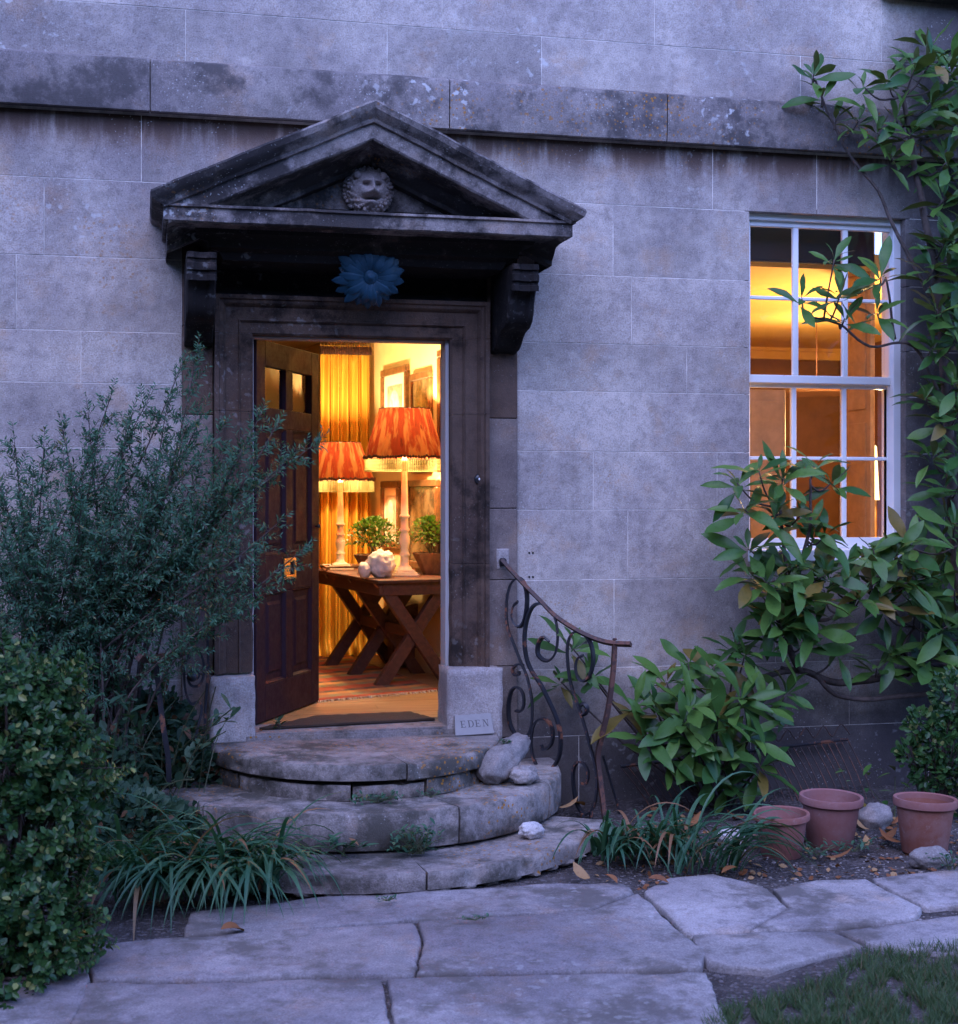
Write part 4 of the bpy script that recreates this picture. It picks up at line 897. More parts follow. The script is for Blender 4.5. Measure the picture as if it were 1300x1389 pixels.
for s_ in scrolls: MB().tube(rail_pts(s_, zz5, yrail, 4), .0125, sec=[(1, .42), (-1, .42), (-1, -.42), (1, -.42)]).build('scroll', MS['iron'], rail, angle=40)
MB().tube(rail_pts([(232, 602), (204, 600), (184, 620), (191, 645), (212, 646), (212, 630)], zz5, yrail, 4), .011, sec=FLAT).build('small_curl', MS['iron'], rail, angle=40)
MB().tube(rail_pts([(486, 800), (490, 782), (506, 778), (518, 795), (512, 818), (497, 826)], zz5, yrail, 4), .011, sec=FLAT).build('small_curl', MS['iron'], rail, angle=40)
MB().tube(rail_pts([(642, 500), (634, 640), (612, 800), (584, 920), (566, 1010), (575, 1110), (590, 1230), (600, 1330)], zz5, yrail), .0125, sec=[(1, .9), (-1, .9), (-1, -.9), (1, -.9)]).build('newel_post', MS['ironrust'], rail, angle=40)
MB().tube(rail_pts([(590, 1010), (620, 1110), (655, 1230), (665, 1290)], zz5, lambda x: -.35), .007, 5).build('stay', MS['iron'], rail)
p = PY(*zz5(642, 488), -.47); MB().blob(p + V(0, 0, .002), .013, 2, .1, 2, 1, (1, 1, .6)).build('rivet', MS['ironrust'], rail, smooth=True)
p = PY(*zz5(140, 132), -.04); MB().lathe([(0, -.03), (.018, -.03), (.02, .0), (.012, .012), (0, .012)], p, 12, None).build('wall_socket', MS['iron'], rail, smooth=True)
for x_, y_ in ((497, 1270), (535, 1258)):
    a = PY(*zz5(x_, y_), -.42); MB().tube([a, V(a.x, a.y, .02)], .014, sec=FLAT).build('foot', MS['iron'], rail)
a = PY(*zz5(322, 1076), -.30); MB().tube([a, V(a.x, a.y, .25)], .012, sec=FLAT).build('foot', MS['iron'], rail)

def zz9(x, y): return 100 + x / 4.0625, 760 + y / 4.0625
def yl(px): return lerp(-.06, -.62, max(0, min(1.1, (288 - px) / 90)))
rail2 = thing('iron_handrail', (.3, -.4, .1), 'dark wrought iron handrail half buried in the feathery shrub', 'handrail', 'handrails of the steps')
MB().tube(rail_pts([(735, 60), (725, 200), (715, 320), (690, 400), (645, 480), (580, 515), (500, 535), (430, 545), (360, 535)], zz9, yl), .0165, sec=[(1, .8), (-1, .8), (-1, -.7), (1, -.7)]).build('handrail', MS['ironrust'], rail2, angle=40)
MB().tube(rail_pts([(452, 545), (468, 700), (492, 900), (520, 1080), (525, 1240)], zz9, lambda x: -.55), .0135, sec=[(1, .9), (-1, .9), (-1, -.9), (1, -.9)]).build('newel_post', MS['iron'], rail2, angle=40)
MB().tube(rail_pts([(660, 660), (690, 640), (680, 610), (650, 610), (630, 650), (650, 690), (690, 690), (715, 640), (715, 560), (690, 500), (650, 500), (618, 560), (610, 650), (622, 740), (650, 790), (690, 780), (706, 820), (690, 900), (668, 1000), (648, 1110), (630, 1220), (620, 1270)], zz9, lambda x: -.36, 4), .0125, sec=FLAT).build('scroll', MS['iron'], rail2, angle=40)
MB().tube(rail_pts([(735, 380), (742, 560), (735, 700), (725, 850), (728, 1000), (738, 1150), (740, 1300)], zz9, lambda x: -.22), .014, sec=FLAT).build('scroll', MS['iron'], rail2, angle=40)
p = PY(*zz9(655, 640), -.40); MB().blob(p, .026, 2, .05).build('ball', MS['iron'], rail2, smooth=True)

# ------------------------------------------------------------------ EDEN plaque, loose stones
cs = [PY(618, 993.5, -.205), PY(671, 990, -.205), PY(666, 962.5, -.14), PY(617, 966, -.14)]
pl = thing('name_plaque', (cs[0] + cs[1]) / 2, 'small slate plaque lettered EDEN leaning on the plinth block', 'plaque')
dz_ = .448 - min(cs[0].z, cs[1].z) + .002
cs = [c + V(0, 0, dz_) for c in cs]
ux = (cs[1] - cs[0]).normalized(); uy = (cs[3] - cs[0]); uy = (uy - ux * uy.dot(ux)).normalized(); un = ux.cross(uy)
MB().add([c for c in cs] + [c - un * .012 for c in cs], [(0, 1, 2, 3), (7, 6, 5, 4), (0, 4, 5, 1), (1, 5, 6, 2), (2, 6, 7, 3), (3, 7, 4, 0)]).build('slab', MS['slate'], pl, bevel=.001)
def letter(ch):
    s = .18; t = .07
    if ch == 'E': b = [(.12, .12 + s, 0, 1), (0, .8, 0, t), (0, .8, 1 - t, 1), (.3, .62, .5 - t / 2, .5 + t / 2), (.73, .8, t, .24), (.73, .8, .76, 1 - t), (.56, .62, .38, .62), (0, .12, 0, t)]
    elif ch == 'D': b = [(.12, .12 + s, 0, 1), (0, .5, 0, t), (0, .5, 1 - t, 1)]
    else: b = [(.12, .2, 0, 1), (.8, .88, 0, 1), (0, .32, 0, t), (0, .2, 1 - t, 1), (.68, 1.0, 1 - t, 1)]
    q = [[(a, c), (b_, c), (b_, d), (a, d)] for a, b_, c, d in b]
    if ch == 'N': q.append([(.14, 1), (.36, 1), (.88, 0), (.72, 0)])
    if ch == 'D':
        o_ = [(.5 + .45 * sin(k * pi / 14), .5 + .5 * -cos(k * pi / 14)) for k in range(15)]; i_ = [(.5 + .27 * sin(k * pi / 14), .5 + (.5 - t) * -cos(k * pi / 14)) for k in range(15)]
        for k in range(14): q.append([o_[k], o_[k + 1], i_[k + 1], i_[k]])
    return q
Wp = (cs[1] - cs[0]).length; Hp = (cs[3] - cs[0]).length; lh = Hp * .34; x = Wp * .17
for i_, ch in enumerate('EDEN'):
    mb = MB()
    for q in letter(ch):
        k = len(mb.v); mb.v += [cs[0] + ux * (x + a * lh * .85) + uy * (Hp * .36 + b * lh) + un * (.0006 + .00005 * len(mb.f)) for a, b in q]; mb.f.append((k, k + 1, k + 2, k + 3))
    mb.build('letter', MS['letter'], pl); x += lh * 1.0
def rock(name, c, r, sc, rotz, tilt, mat, label, seed, amp=.2):
    mb = MB(); M = Matrix.Translation(c) @ Matrix.Rotation(rotz, 4, 'Z') @ Matrix.Rotation(tilt, 4, 'Y')
    mb.blob((0, 0, 0), r, 4, amp, 1.5, seed, sc, M); o = mb.build(name, MS[mat], None, smooth=True, label=label, cat='stone', group='loose stones about the steps'); return o
a, b = PZ(668, 1052, .34), PZ(708, 1008, .44)
mid = PZ(683, 1048, .33)
mid = V(mid.x, -.50, .375)
# long knobbly stone: two joined lobes on one spine
p0, p1 = PY(668, 1046, -.62), PY(702, 1010, -.42); ax = p1 - p0
M = Matrix.Translation((p0 + p1) / 2) @ ax.to_track_quat('X', 'Z').to_matrix().to_4x4()
mb = MB(); bm = bmesh.new(); bmesh.ops.create_icosphere(bm, subdivisions=4, radius=1); vs = []
for v in bm.verts:
    q = v.co; w = .074 * (1.08 - .18 * q.x) * (1 - .16 * math.exp(-((q.x - .15) / .25) ** 2)); d = 1 + .14 * noise.noise(q * 2.1 + V(4, 4, 4)) + .10 * abs(noise.noise(q * 3.3)) + .05 * noise.noise(q * 6) + .02 * noise.noise(q * 14)
    vs.append(V(q.x * (ax.length / 2 + .075), q.y * w * 1.1, q.z * w) * d)
mb.add(vs, [tuple(v.index for v in f.verts) for f in bm.faces], M); bm.free()
mb.build('limestone_lump', MS['rock'], None, smooth=True, label='long knobbly limestone lump resting on the middle step by the handrail', cat='stone', group='loose stones about the steps')
p = PY(711, 1054, -.66); rock('limestone_lump', V(p.x, p.y, .28 + .042), .058, (1.25, .9, .78), .3, .1, 'rock', 'rounded grey limestone lump beside the long knobbly one', 5, .3)
p = PY(721, 1124, -1.0); rock('limestone_lump', V(p.x, p.y, .10 + .032), .048, (1.2, .9, .74), .2, 0, 'paleRock', 'small whitish stone lying on the lowest step', 8, .3)
p = PZ(990, 1145, .02); rock('limestone_lump', V(p.x, p.y, .045), .07, (1.2, .9, .72), .5, .1, 'paleRock', 'pale lump of stone among strap leaves near the shallow flowerpot', 11, .3)
p = PZ(1262, 1168, .02); rock('limestone_lump', V(p.x, p.y, .035), .085, (1.2, .6, .62), .1, 0, 'rock', 'flat grey stone propped against the orange flowerpot', 14, .18)
p = PZ(1185, 1120, .02); rock('limestone_lump', V(p.x, p.y, .05), .10, (1.2, .8, .8), .6, 0, 'rock', 'mossy grey stone between two terracotta flowerpots', 17, .25)
p = PZ(1232, 1240, .02)

# ------------------------------------------------------------------ flowerpots
def pot(px, py, rt_, h, label, lean):
    c = PZ(px, py, .02); c.y += rt_ * .7; c.z = max(0, hgt(c.x, c.y)) - .006
    t = thing('flowerpot', c, label, 'flowerpot', 'terracotta flowerpots by the wall'); t.rotation_euler = (lean, lean * .6, rr(0, 6))
    rb = rt_ * .68
    bd = MB().lathe([(0, 0), (rb, 0), (rb + .004, .006), (lerp(rb, rt_ * .93, .85), h * .86)], seg=40).lathe([(rt_ * .86, h * .9), (rt_ * .80, h * .55), (rb * .8, .03), (0, .03)], seg=40)
    put(bpy.data.objects.new('body', bd.mesh('body', MS['terra'], smooth=True)), t, local=True)
    rm = MB().lathe([(rt_ * .90, h * .845), (rt_ * .975, h * .85), (rt_ * 1.0, h * .865), (rt_ * 1.01, h * .97), (rt_ * .99, h), (rt_ * .92, h), (rt_ * .885, h * .985), (rt_ * .86, h * .88)], seg=40)
    o = put(bpy.data.objects.new('rim', rm.mesh('rim', MS['terra'], smooth=True)), t, local=True); o.data.set_sharp_from_angle(angle=radians(40))
    put(bpy.data.objects.new('soil', MB().lathe([(rt_ * .79, h * .62), (rt_ * .4, h * .65), (0, h * .64)], seg=24).mesh('soil', MS['soil'])), t, local=True)
pot(1072, 1160, .133, .205, 'shallow dark terracotta flowerpot, smallest of the three', .03)
pot(1140, 1148, .152, .245, 'pinkish terracotta flowerpot behind the smallest one', -.03)
pot(1270, 1156, .148, .26, 'orange terracotta flowerpot with the flat stone in front', .02)

# ------------------------------------------------------------------ old wire rack leaning on the wall
rk = thing('wire_rack', PZ(1050, 1100, .0), 'rusty wire rack of thin slanting rods leaning on the wall', 'rack')
def rk_p(px, py, f): return PY(px, py, lerp(-.07, -.30, f))
topL, topR = (842, 1040), (1150, 1003)
MB().tube([rk_p(*topL, 0), rk_p(*topR, 0)], .011, 6).build('top_bar', MS['iron'], rk)
MB().tube([rk_p(topL[0] + 44, topL[1] + 60, .9), rk_p(topR[0] + 36, topR[1] + 84, .9)], .006, 5).build('bottom_bar', MS['iron'], rk)
for k in range(34):
    f = k / 33; a = (lerp(topL[0], topR[0], f), lerp(topL[1], topR[1], f)); b = (a[0] + lerp(46, 40, f) + rr(-3, 3), a[1] + lerp(66, 95, f))
    MB().tube(smooth_path([rk_p(*a, 0), rk_p(lerp(a[0], b[0], .5) + 3, lerp(a[1], b[1], .5), .5), rk_p(*b, 1)], 3), .0032, 4).build('rod', MS['ironrust'], rk)
MB().tube(smooth_path([rk_p(1045 + k * 12, 1000 - k * 1.2 + (7 if k % 2 else -8), 0) for k in range(10)], 4), .004, 5).build('wavy_wire', MS['ironrust'], rk)

# ------------------------------------------------------------------ evergreen shrubs with large leaves
LEAFS = [leaf_mesh('leaf', 1, .142, .28, .18, MS['magnolia']), leaf_mesh('leaf', 1, .158, .22, .32, MS['magnolia']), leaf_mesh('leaf', 1, .132, .35, .05, MS['magnolia'])]
LEAFS += [leaf_mesh('leaf', 1, .15, .42, .42, MS['magnolia']), leaf_mesh('leaf', 1, .165, .16, -.08, MS['magnolia']), leaf_mesh('leaf', 1, .12, .5, .25, MS['magnolia'])]
for m_ in LEAFS:
    for v_ in m_.vertices: v_.co.x += .018 * noise.noise(v_.co * 3 + V(m_.vertices[3].co.x * 90, 1, 1)); v_.co.z += .030 * noise.noise(v_.co * 4 + V(2, m_.vertices[4].co.z * 70, 1))
LDATA = [([v.co.copy() for v in m.vertices], [tuple(p.vertices) for p in m.polygons]) for m in LEAFS]
def whorl(c, axis, n_, L, out, open_=1.):
    axis = axis.normalized(); a0 = rr(0, 6); e1 = axis.orthogonal().normalized(); e2 = axis.cross(e1)
    for k in range(n_):
        a = a0 + k * 2.399 + rr(-.35, .35); el = lerp(1.15, -.15, (k + .5) / n_) * open_ + rr(-.2, .2)
        d = (e1 * cos(a) + e2 * sin(a)) * cos(el) + axis * sin(el)
        if d.y > .55: d.y *= .45
        d.z -= .10
        p = c - axis * (.05 * (k / n_)) + d * .012
        out.append((R.randrange(6), frame(p, d, V(0, -.55, 1), rr(-.7, .7), L * (rr(.80, 1.25) if k > 2 else rr(.45, .85)))))
def shrub(root, leaves, maxobj=300):
    leaves = leaves[:]
    near = sorted(leaves, key=lambda q: (q[1].translation - CP).length / max(.01, q[1].to_scale().x))
    inside = lambda q: abs((q[1].translation - CP).dot(RT) / (q[1].translation - CP).dot(FW) * FPX) < 660
    near = [q for q in near if inside(q)] + [q for q in near if not inside(q)]
    for k, M in near[:maxobj]:
        o = bpy.data.objects.new('leaf', LEAFS[k]); o.matrix_local = Matrix.Translation(-WLOC[root.name]) @ M; put(o, root, local=True)
    if len(near) > maxobj:
        mb = MB()
        for k, M in near[maxobj:]: mb.add(LDATA[k][0], LDATA[k][1], M)
        put(bpy.data.objects.new('more_leaves', mb.mesh('more_leaves', MS['magnolia'], smooth=True, recalc=False)), root, kind='stuff')
LIMBS = {}
def limb(root, pts, r0, r1, name='branch', mat='bark'):
    ps = smooth_path(pts, 6); LIMBS.setdefault(root.name, []).extend(ps)
    for i, p in enumerate(ps): p += V(noise.noise(p * 6), 0, noise.noise(p * 6 + V(3, 3, 3))) * .012
    MB().tube(ps, [lerp(r0, r1, i / (len(ps) - 1)) for i in range(len(ps))], 6).build(name, MS[mat], root, smooth=True)

mag = thing('wall_magnolia', PZ(1275, 1085, 0), 'tall leathery leaved evergreen trained up the wall around the window', 'shrub')
def PP(px, py, y): return PY(px, py, y)
limb(mag, [V(PP(1330, 900, -.3).x, -.35, .0), PP(1325, 980, -.3), PP(1305, 820, -.28), PP(1290, 640, -.25), PP(1278, 450, -.25), PP(1262, 330, -.25), PP(1240, 220, -.25), PP(1225, 130, -.3)], .045, .012, 'trunk')
limb(mag, [PP(1262, 400, -.25), PP(1218, 320, -.2), PP(1196, 268, -.18), PP(1150, 205, -.18), PP(1118, 140, -.2), PP(1105, 105, -.2)], .012, .006)
limb(mag, [PP(1320, 950, -.3), PP(1295, 906, -.28), PP(1215, 914, -.22), PP(1140, 926, -.2), PP(1082, 908, -.18), PP(1040, 918, -.18), PP(1000, 930, -.2)], .026, .014)
limb(mag, [PP(1300, 935, -.28), PP(1215, 946, -.24), PP(1140, 945, -.22), PP(1105, 915, -.2), PP(1060, 905, -.18)], .018, .010)
limb(mag, [PP(1085, 908, -.2), PP(1068, 868, -.25), PP(1080, 820, -.3), PP(1066, 760, -.32), PP(1058, 690, -.35)], .02, .008)
limb(mag, [PP(1078, 830, -.3), PP(1120, 840, -.35), PP(1165, 810, -.35), PP(1205, 770, -.35), PP(1240, 745, -.35)], .012, .006)
limb(mag, [PP(1078, 800, -.3), PP(1098, 720, -.36), PP(1100, 650, -.38)], .012, .006)
limb(mag, [PP(1285, 560, -.25), PP(1240, 470, -.3), PP(1180, 470, -.35), PP(1140, 440, -.36), PP(1100, 430, -.36)], .010, .005)
limb(mag, [PP(1215, 460, -.32), PP(1205, 400, -.35), PP(1200, 375, -.35)], .008, .005)
limb(mag, [PP(1240, 902, -.24), PP(1225, 880, -.24), PP(1240, 850, -.26)], .010, .006)
ML = []
UP = V(-.1, -.45, 1)
ws = [(1000, 655, -.36, .17), (1030, 640, -.38, .19), (1062, 650, -.40, .20), (1105, 632, -.40, .20), (1128, 655, -.38, .17), (1015, 745, -.42, .22), (1052, 700, -.42, .20), (1085, 700, -.43, .20), (1120, 725, -.40, .19), (1040, 790, -.45, .20), (1075, 770, -.46, .20), (1090, 810, -.46, .20), (1120, 780, -.44, .20), (1150, 760, -.42, .18), (1185, 745, -.42, .19), (1165, 815, -.42, .20), (1225, 780, -.42, .20), (1235, 738, -.40, .20), (1060, 850, -.42, .19), (1105, 850, -.42, .21), (1090, 875, -.40, .20), (1010, 890, -.36, .18), (1140, 880, -.3, .17),
      (1088, 405, -.38, .17), (1132, 352, -.38, .16), (1140, 400, -.40, .18), (1146, 432, -.40, .17), (1195, 375, -.40, .18), (1190, 425, -.38, .15),
      (1104, 100, -.22, .17), (1116, 130, -.22, .17), (1135, 160, -.22, .15), (1172, 118, -.24, .17), (1165, 165, -.24, .16), (1205, 110, -.28, .19), (1216, 160, -.28, .19), (1190, 180, -.24, .16), (1240, 95, -.30, .19), (1235, 180, -.30, .19), (1265, 80, -.34, .20), (1290, 100, -.34, .20), (1262, 140, -.34, .20), (1300, 170, -.34, .2), (1285, 220, -.34, .2), (1210, 215, -.24, .15),
      (1280, 270, -.36, .2), (1300, 320, -.36, .2), (1255, 330, -.36, .2), (1240, 365, -.38, .2), (1285, 380, -.40, .2), (1245, 420, -.40, .2), (1270, 460, -.42, .2), (1305, 440, -.42, .2), (1240, 470, -.36, .16), (1270, 520, -.42, .2), (1300, 560, -.42, .2), (1250, 570, -.34, .17), (1240, 620, -.34, .18), (1280, 610, -.42, .2), (1300, 660, -.44, .2), (1255, 660, -.38, .18), (1270, 710, -.44, .2), (1300, 740, -.46, .2), (1260, 780, -.44, .2), (1295, 800, -.46, .2), (1285, 850, -.44, .2), (1215, 882, -.28, .17), (1240, 905, -.30, .18), (1190, 905, -.26, .15), (1265, 890, -.36, .19), (1300, 900, -.40, .2), (1230, 540, -.3, .14)]
for k in range(16): ws.append((rr(1005, 1130), rr(690, 870), rr(-.42, -.28), .19))
for k in range(9): ws.append((rr(1130, 1260), rr(745, 830), rr(-.40, -.28), .19))
for px, py, y, L in ws:
    if 290 < py < 720 and 1226 < px < 1292: px += 26
    c = PP(px, py, y); whorl(c, UP + V(rr(-.5, .4), rr(-.4, .1), 0), R.randrange(6, 11), L * 1.06, ML)
    q = min(LIMBS[mag.name], key=lambda z: (z - c).length + (.25 if z.z > c.z else 0)); MB().tube(smooth_path([c, lerp(c, q, .45) + V(0, .02, -.04), q], 4), [lerp(.004, .007, i / 8) for i in range(9)], 5).build('twig', MS['bark'], mag, smooth=True)
for k in range(95):                                       # the dense dark mass by the edge of the wall, deeper in
    py = rr(60, 900); c = PP(rr(1245, 1350) + (36 if 180 < py < 720 else 0), py, rr(-.30, -.05)); whorl(c, UP + V(rr(-.9, .9), rr(-.5, .3), rr(-.8, .2)), R.randrange(5, 10), rr(.12, .24), ML)
shrub(mag, ML, 300)

rho = thing('rhododendron', PZ(930, 1090, 0), 'low spreading evergreen bush with long glossy leaves by the handrail', 'shrub')
rb_ = PZ(955, 1088, 0); rb_ = V(rb_.x, -.30, 0)
RL = []; tw = 0
for px, py, y, L in [(778, 880, -.18, .20), (800, 915, -.16, .18), (760, 925, -.14, .15), (862, 958, -.42, .24), (880, 1000, -.46, .23), (905, 925, -.30, .21), (935, 900, -.26, .20), (968, 905, -.3, .20), (940, 958, -.50, .24), (975, 975, -.54, .25), (1005, 950, -.46, .22), (1035, 955, -.44, .22), (1068, 940, -.36, .18), (945, 1010, -.54, .23), (985, 1020, -.56, .24), (1015, 1000, -.52, .23), (910, 1030, -.48, .22), (1030, 1040, -.46, .20), (965, 1048, -.46, .20), (1000, 880, -.26, .17), (925, 985, -.50, .22), (890, 965, -.40, .2), (990, 1060, -.40, .2)]:
    c = PP(px, py, y); whorl(c, V(rr(-.4, .4), -.75, rr(.5, 1)), R.randrange(9, 13), L, RL)
    limb(rho, [rb_ + V(rr(-.04, .04), 0, 0), lerp(rb_, c, .5) + V(0, .06, -.05), c], .010, .004)
shrub(rho, RL, 260)

# small-leaved shrub at the right edge, seedling
def leaf_cloud(name, centers, nper, size, mat, loc, label, cat, shape=OV, group=None, up=.3, stems=True):
    t = thing(name, loc, label, cat, group); it = []; st = MB()
    for (c, rx, ry, rz, cnt) in centers:
        for k in range(cnt):
            d = rdir(-.9); rad = rr(.55, 1.05) ** .6 * (1 + .25 * noise.noise(d * 2.5 + c * 3)); p = c + V(d.x * rx, d.y * ry, d.z * rz) * rad
            it.append(frame(p, d * .8 + rdir() * .9 + V(0, -.15, up), V(rr(-.5, .5), -.8, .7), rr(-.7, .7), size * rr(.6, 1.2)))
        if stems:
            for k in range(5): d = rdir(.0); st.tube([V(loc[0], loc[1], loc[2]) + V(rr(-.05, .05), rr(-.05, .05), 0), c + V(d.x * rx, d.y * ry, d.z * rz) * .7], [.008, .003], 5)
    tri_leaves(it, shape).build('foliage', MS[mat], t, kind='stuff')
    if stems: st.build('stems', MS['bark'], t)
    return t
b1 = PZ(1310, 1130, 0)
leaf_cloud('small_leaved_shrub', [(PP(1298, 950, -.75), .12, .14, .16, 420), (PP(1285, 1010, -.8), .13, .14, .15, 420), (PP(1310, 1060, -.75), .12, .14, .16, 380), (PP(1255, 985, -.75), .08, .1, .08, 180), (PP(1262, 1045, -.8), .09, .09, .10, 220), (PP(1235, 1020, -.78), .06, .06, .05, 100), (PP(1330, 1000, -.8), .18, .18, .3, 600)], 0, .042, 'boxleaf', (b1.x, -.7, 0), 'small leaved rounded shrub beside the orange flowerpot', 'shrub')
def sprig(px, py, z, n_, L, label, mat='sage', spread=1., h=.05, y=None):
    c = PZ(px, py, z) if y is None else V(PP(px, py, y).x, y, z)
    t = thing('seedling', c, label, 'plant'); M_ = leaf_mesh('leaf', 1, .2, .2, .2, MS[mat], 4)
    for k in range(n_):
        a = rr(0, 2 * pi); p = V(rr(-1, 1) * h * spread, rr(-1, 1) * h * spread * .5, rr(.15, 1) * h); o = bpy.data.objects.new('leaf', M_); o.matrix_local = frame(p, V(cos(a), sin(a) - .2, rr(.1, 1.1)), s=L * rr(.6, 1.15)); put(o, t, local=True)
    mb = MB()
    for k in range(max(2, n_ // 6)): mb.tube([(rr(-.3, .3) * h, 0, 0), (rr(-.9, .9) * h * spread, rr(-.4, .4) * h, h * rr(.6, 1))], .0022, 4)
    put(bpy.data.objects.new('stem', mb.mesh('stem', MS['stem'])), t, local=True)
sprig(1205, 1110, .02, 26, .075, 'leafy seedling growing at the wall foot between flowerpots', 'magnolia', 1.0, .26)
sprig(565, 1150, .105, 150, .040, 'bushy little fern growing out of the middle step', 'feather', 1.0, .115, y=-1.21)
sprig(512, 1088, .28, 110, .030, 'tiny creeping plant rooted under the top step', 'feather', 3.4, .034, y=-.93)
sprig(585, 1085, .29, 30, .024, 'small creeping weed under the top step beside the riser joint', 'feather', 2.4, .03, y=-.92)
sprig(376, 996, .46, 6, .085, 'three leaved seedling at the foot of the open door', 'sage', .5, .05)
sprig(465, 1140, .105, 26, .085, 'spiky grass like tuft on the lower step beside the strap leaves', 'strap', 1.4, .07, y=-1.17)
sprig(1110, 1160, .02, 40, .04, 'low creeping weed in front of the pinkish flowerpot', 'feather', 2.6, .05)
sprig(1160, 1155, .02, 44, .036, 'low mossy weed spreading beside the pinkish flowerpot', 'feather', 2.4, .045)
sprig(1290, 1180, .02, 40, .04, 'dark creeping weed next to the flat grey stone', 'feather', 1.4, .07)
sprig(345, 1000, .455, 40, .03, 'brown withered tuft at the foot of the door', 'dryleaf', 1.6, .03)
sprig(685, 1010, .45, 40, .02, 'green moss tuft behind the long knobbly stone', 'feather', 1., .025)
sprig(525, 1222, .03, 34, .022, 'moss weed at the foot of the lowest step', 'feather', 3., .014)
sprig(645, 1248, .03, 44, .02, 'strip of weed growing in the paving joint', 'feather', 5., .012)

# ------------------------------------------------------------------ feathery shrub on the left
fs = thing('feathery_shrub', V(PP(120, 900, -.35).x, -.35, 0), 'large airy blue green shrub with fine narrow leaves left of the door', 'shrub')
tips = [(268, 478, -.4), (245, 500, -.4), (150, 540, -.4), (120, 560, -.4), (85, 585, -.4), (60, 605, -.4), (20, 600, -.45), (-20, 600, -.5), (180, 560, -.45), (200, 545, -.42), (225, 560, -.42), (170, 590, -.5), (130, 620, -.5), (90, 640, -.5), (45, 650, -.55), (0, 660, -.6), (-30, 700, -.6), (250, 585, -.5), (275, 560, -.45), (240, 620, -.55), (205, 640, -.6), (160, 650, -.6), (300, 585, -.6), (325, 610, -.65), (350, 570, -.7), (372, 583, -.72), (426, 603, -.8), (392, 622, -.75), (340, 640, -.7), (300, 650, -.7), (335, 695, -.75), (375, 712, -.8), (408, 748, -.85), (345, 762, -.8), (310, 740, -.75), (320, 790, -.7), (345, 815, -.7), (270, 690, -.7), (230, 700, -.7), (190, 700, -.7), (150, 700, -.7), (110, 690, -.7), (70, 700, -.7), (30, 720, -.7), (-10, 760, -.7), (250, 740, -.75), (210, 760, -.75), (170, 760, -.75), (130, 750, -.75), (90, 760, -.75), (50, 770, -.75), (10, 790, -.75), (230, 800, -.6), (190, 810, -.6), (150, 800, -.65), (110, 810, -.7), (70, 820, -.7), (30, 840, -.75), (-10, 860, -.75), (100, 870, -.6), (60, 880, -.65), (20, 890, -.7), (140, 860, -.55), (240, 850, -.4), (215, 870, -.45), (255, 830, -.45), (205, 905, -.5), (300, 620, -.5), (285, 720, -.6), (30, 690, -.6), (-30, 820, -.7), (70, 740, -.8), (140, 730, -.8), (0, 730, -.8), (100, 660, -.55), (210, 680, -.6), (265, 650, -.62)]
it = []; wood_ = MB(); base0 = WLOC[fs.name]
def fl_twig(p, d, L):
    q = p.copy(); n_ = max(4, int(L / .0125)); pts = [p.copy()]
    for k in range(n_):
        d = (d + V(0, 0, .02) + rdir() * .05).normalized(); q = q + d * (L / n_); pts.append(q.copy())
        s_ = d.orthogonal().normalized(); s_ = Quaternion(d, rr(0, 6.28)) @ s_; sz = rr(.023, .042) * (1.1 - .4 * k / n_)
        it.append(frame(q, d * .75 + s_, V(rr(-1, 1), -.6, 1), rr(-.8, .8), sz))
        if R.random() < .85: it.append(frame(q, d * .75 - s_, V(rr(-1, 1), -.6, 1), rr(-.8, .8), sz))
    wood_.tube(pts[::3] + [pts[-1]], .0012, 3, cap=False)
tips = [q for i_, q in enumerate(tips) if not (q[0] > 175 and q[1] > 775 and q[0] < 300)]
for px, py, y in tips:
    tip = PP(px, py, y); b = base0 + V(rr(-.45, .22), rr(-.12, .12), rr(.0, .45)); L = (tip - b).length
    m1 = lerp(b, tip, .4) + V((tip.x - b.x) * -.10, rr(-.05, .03), .10 * L); m2 = lerp(b, tip, .75) + V(0, rr(-.03, .03), .06 * L)
    ps = smooth_path([b, m1, m2, tip], 14); nn = len(ps)
    wood_.tube(ps[::2], [lerp(.007, .0018, i / (nn / 2)) for i in range(len(ps[::2]))], 5, cap=False)
    for i in range(int(nn * .36), nn):
        t = (ps[min(i + 1, nn - 1)] - ps[max(i - 1, 0)]).normalized(); f = i / nn
        for r_ in range(1 if i % 3 or f > .9 else 2):
            d = (t * rr(.35, 1.0) + rdir() * 1.05 + V(0, -.18, .05)).normalized(); fl_twig(ps[i], d, lerp(.17, .07, max(0, f - .5) * 2) * rr(.6, 1.25))
    fl_twig(tip, (ps[-1] - ps[-3]).normalized(), .09)
tri_leaves(it, NARROW).build('foliage', MS['feather'], fs, kind='stuff'); print('feather leaves', len(it))
wood_.build('branches', MS['bark'], fs)
limb(fs, [base0 + V(.2, 0, -.05), PP(195, 880, -.25), PP(245, 790, -.4), PP(285, 730, -.45)], .014, .008, 'stem')
limb(fs, [base0 + V(-.3, 0, -.05), PP(125, 860, -.4), PP(128, 800, -.42), PP(140, 740, -.45)], .016, .009, 'stem')
limb(fs, [base0 + V(-.1, .1, -.05), PP(180, 930, -.3), PP(165, 980, -.35), PP(90, 985, -.4)], .012, .007, 'stem')

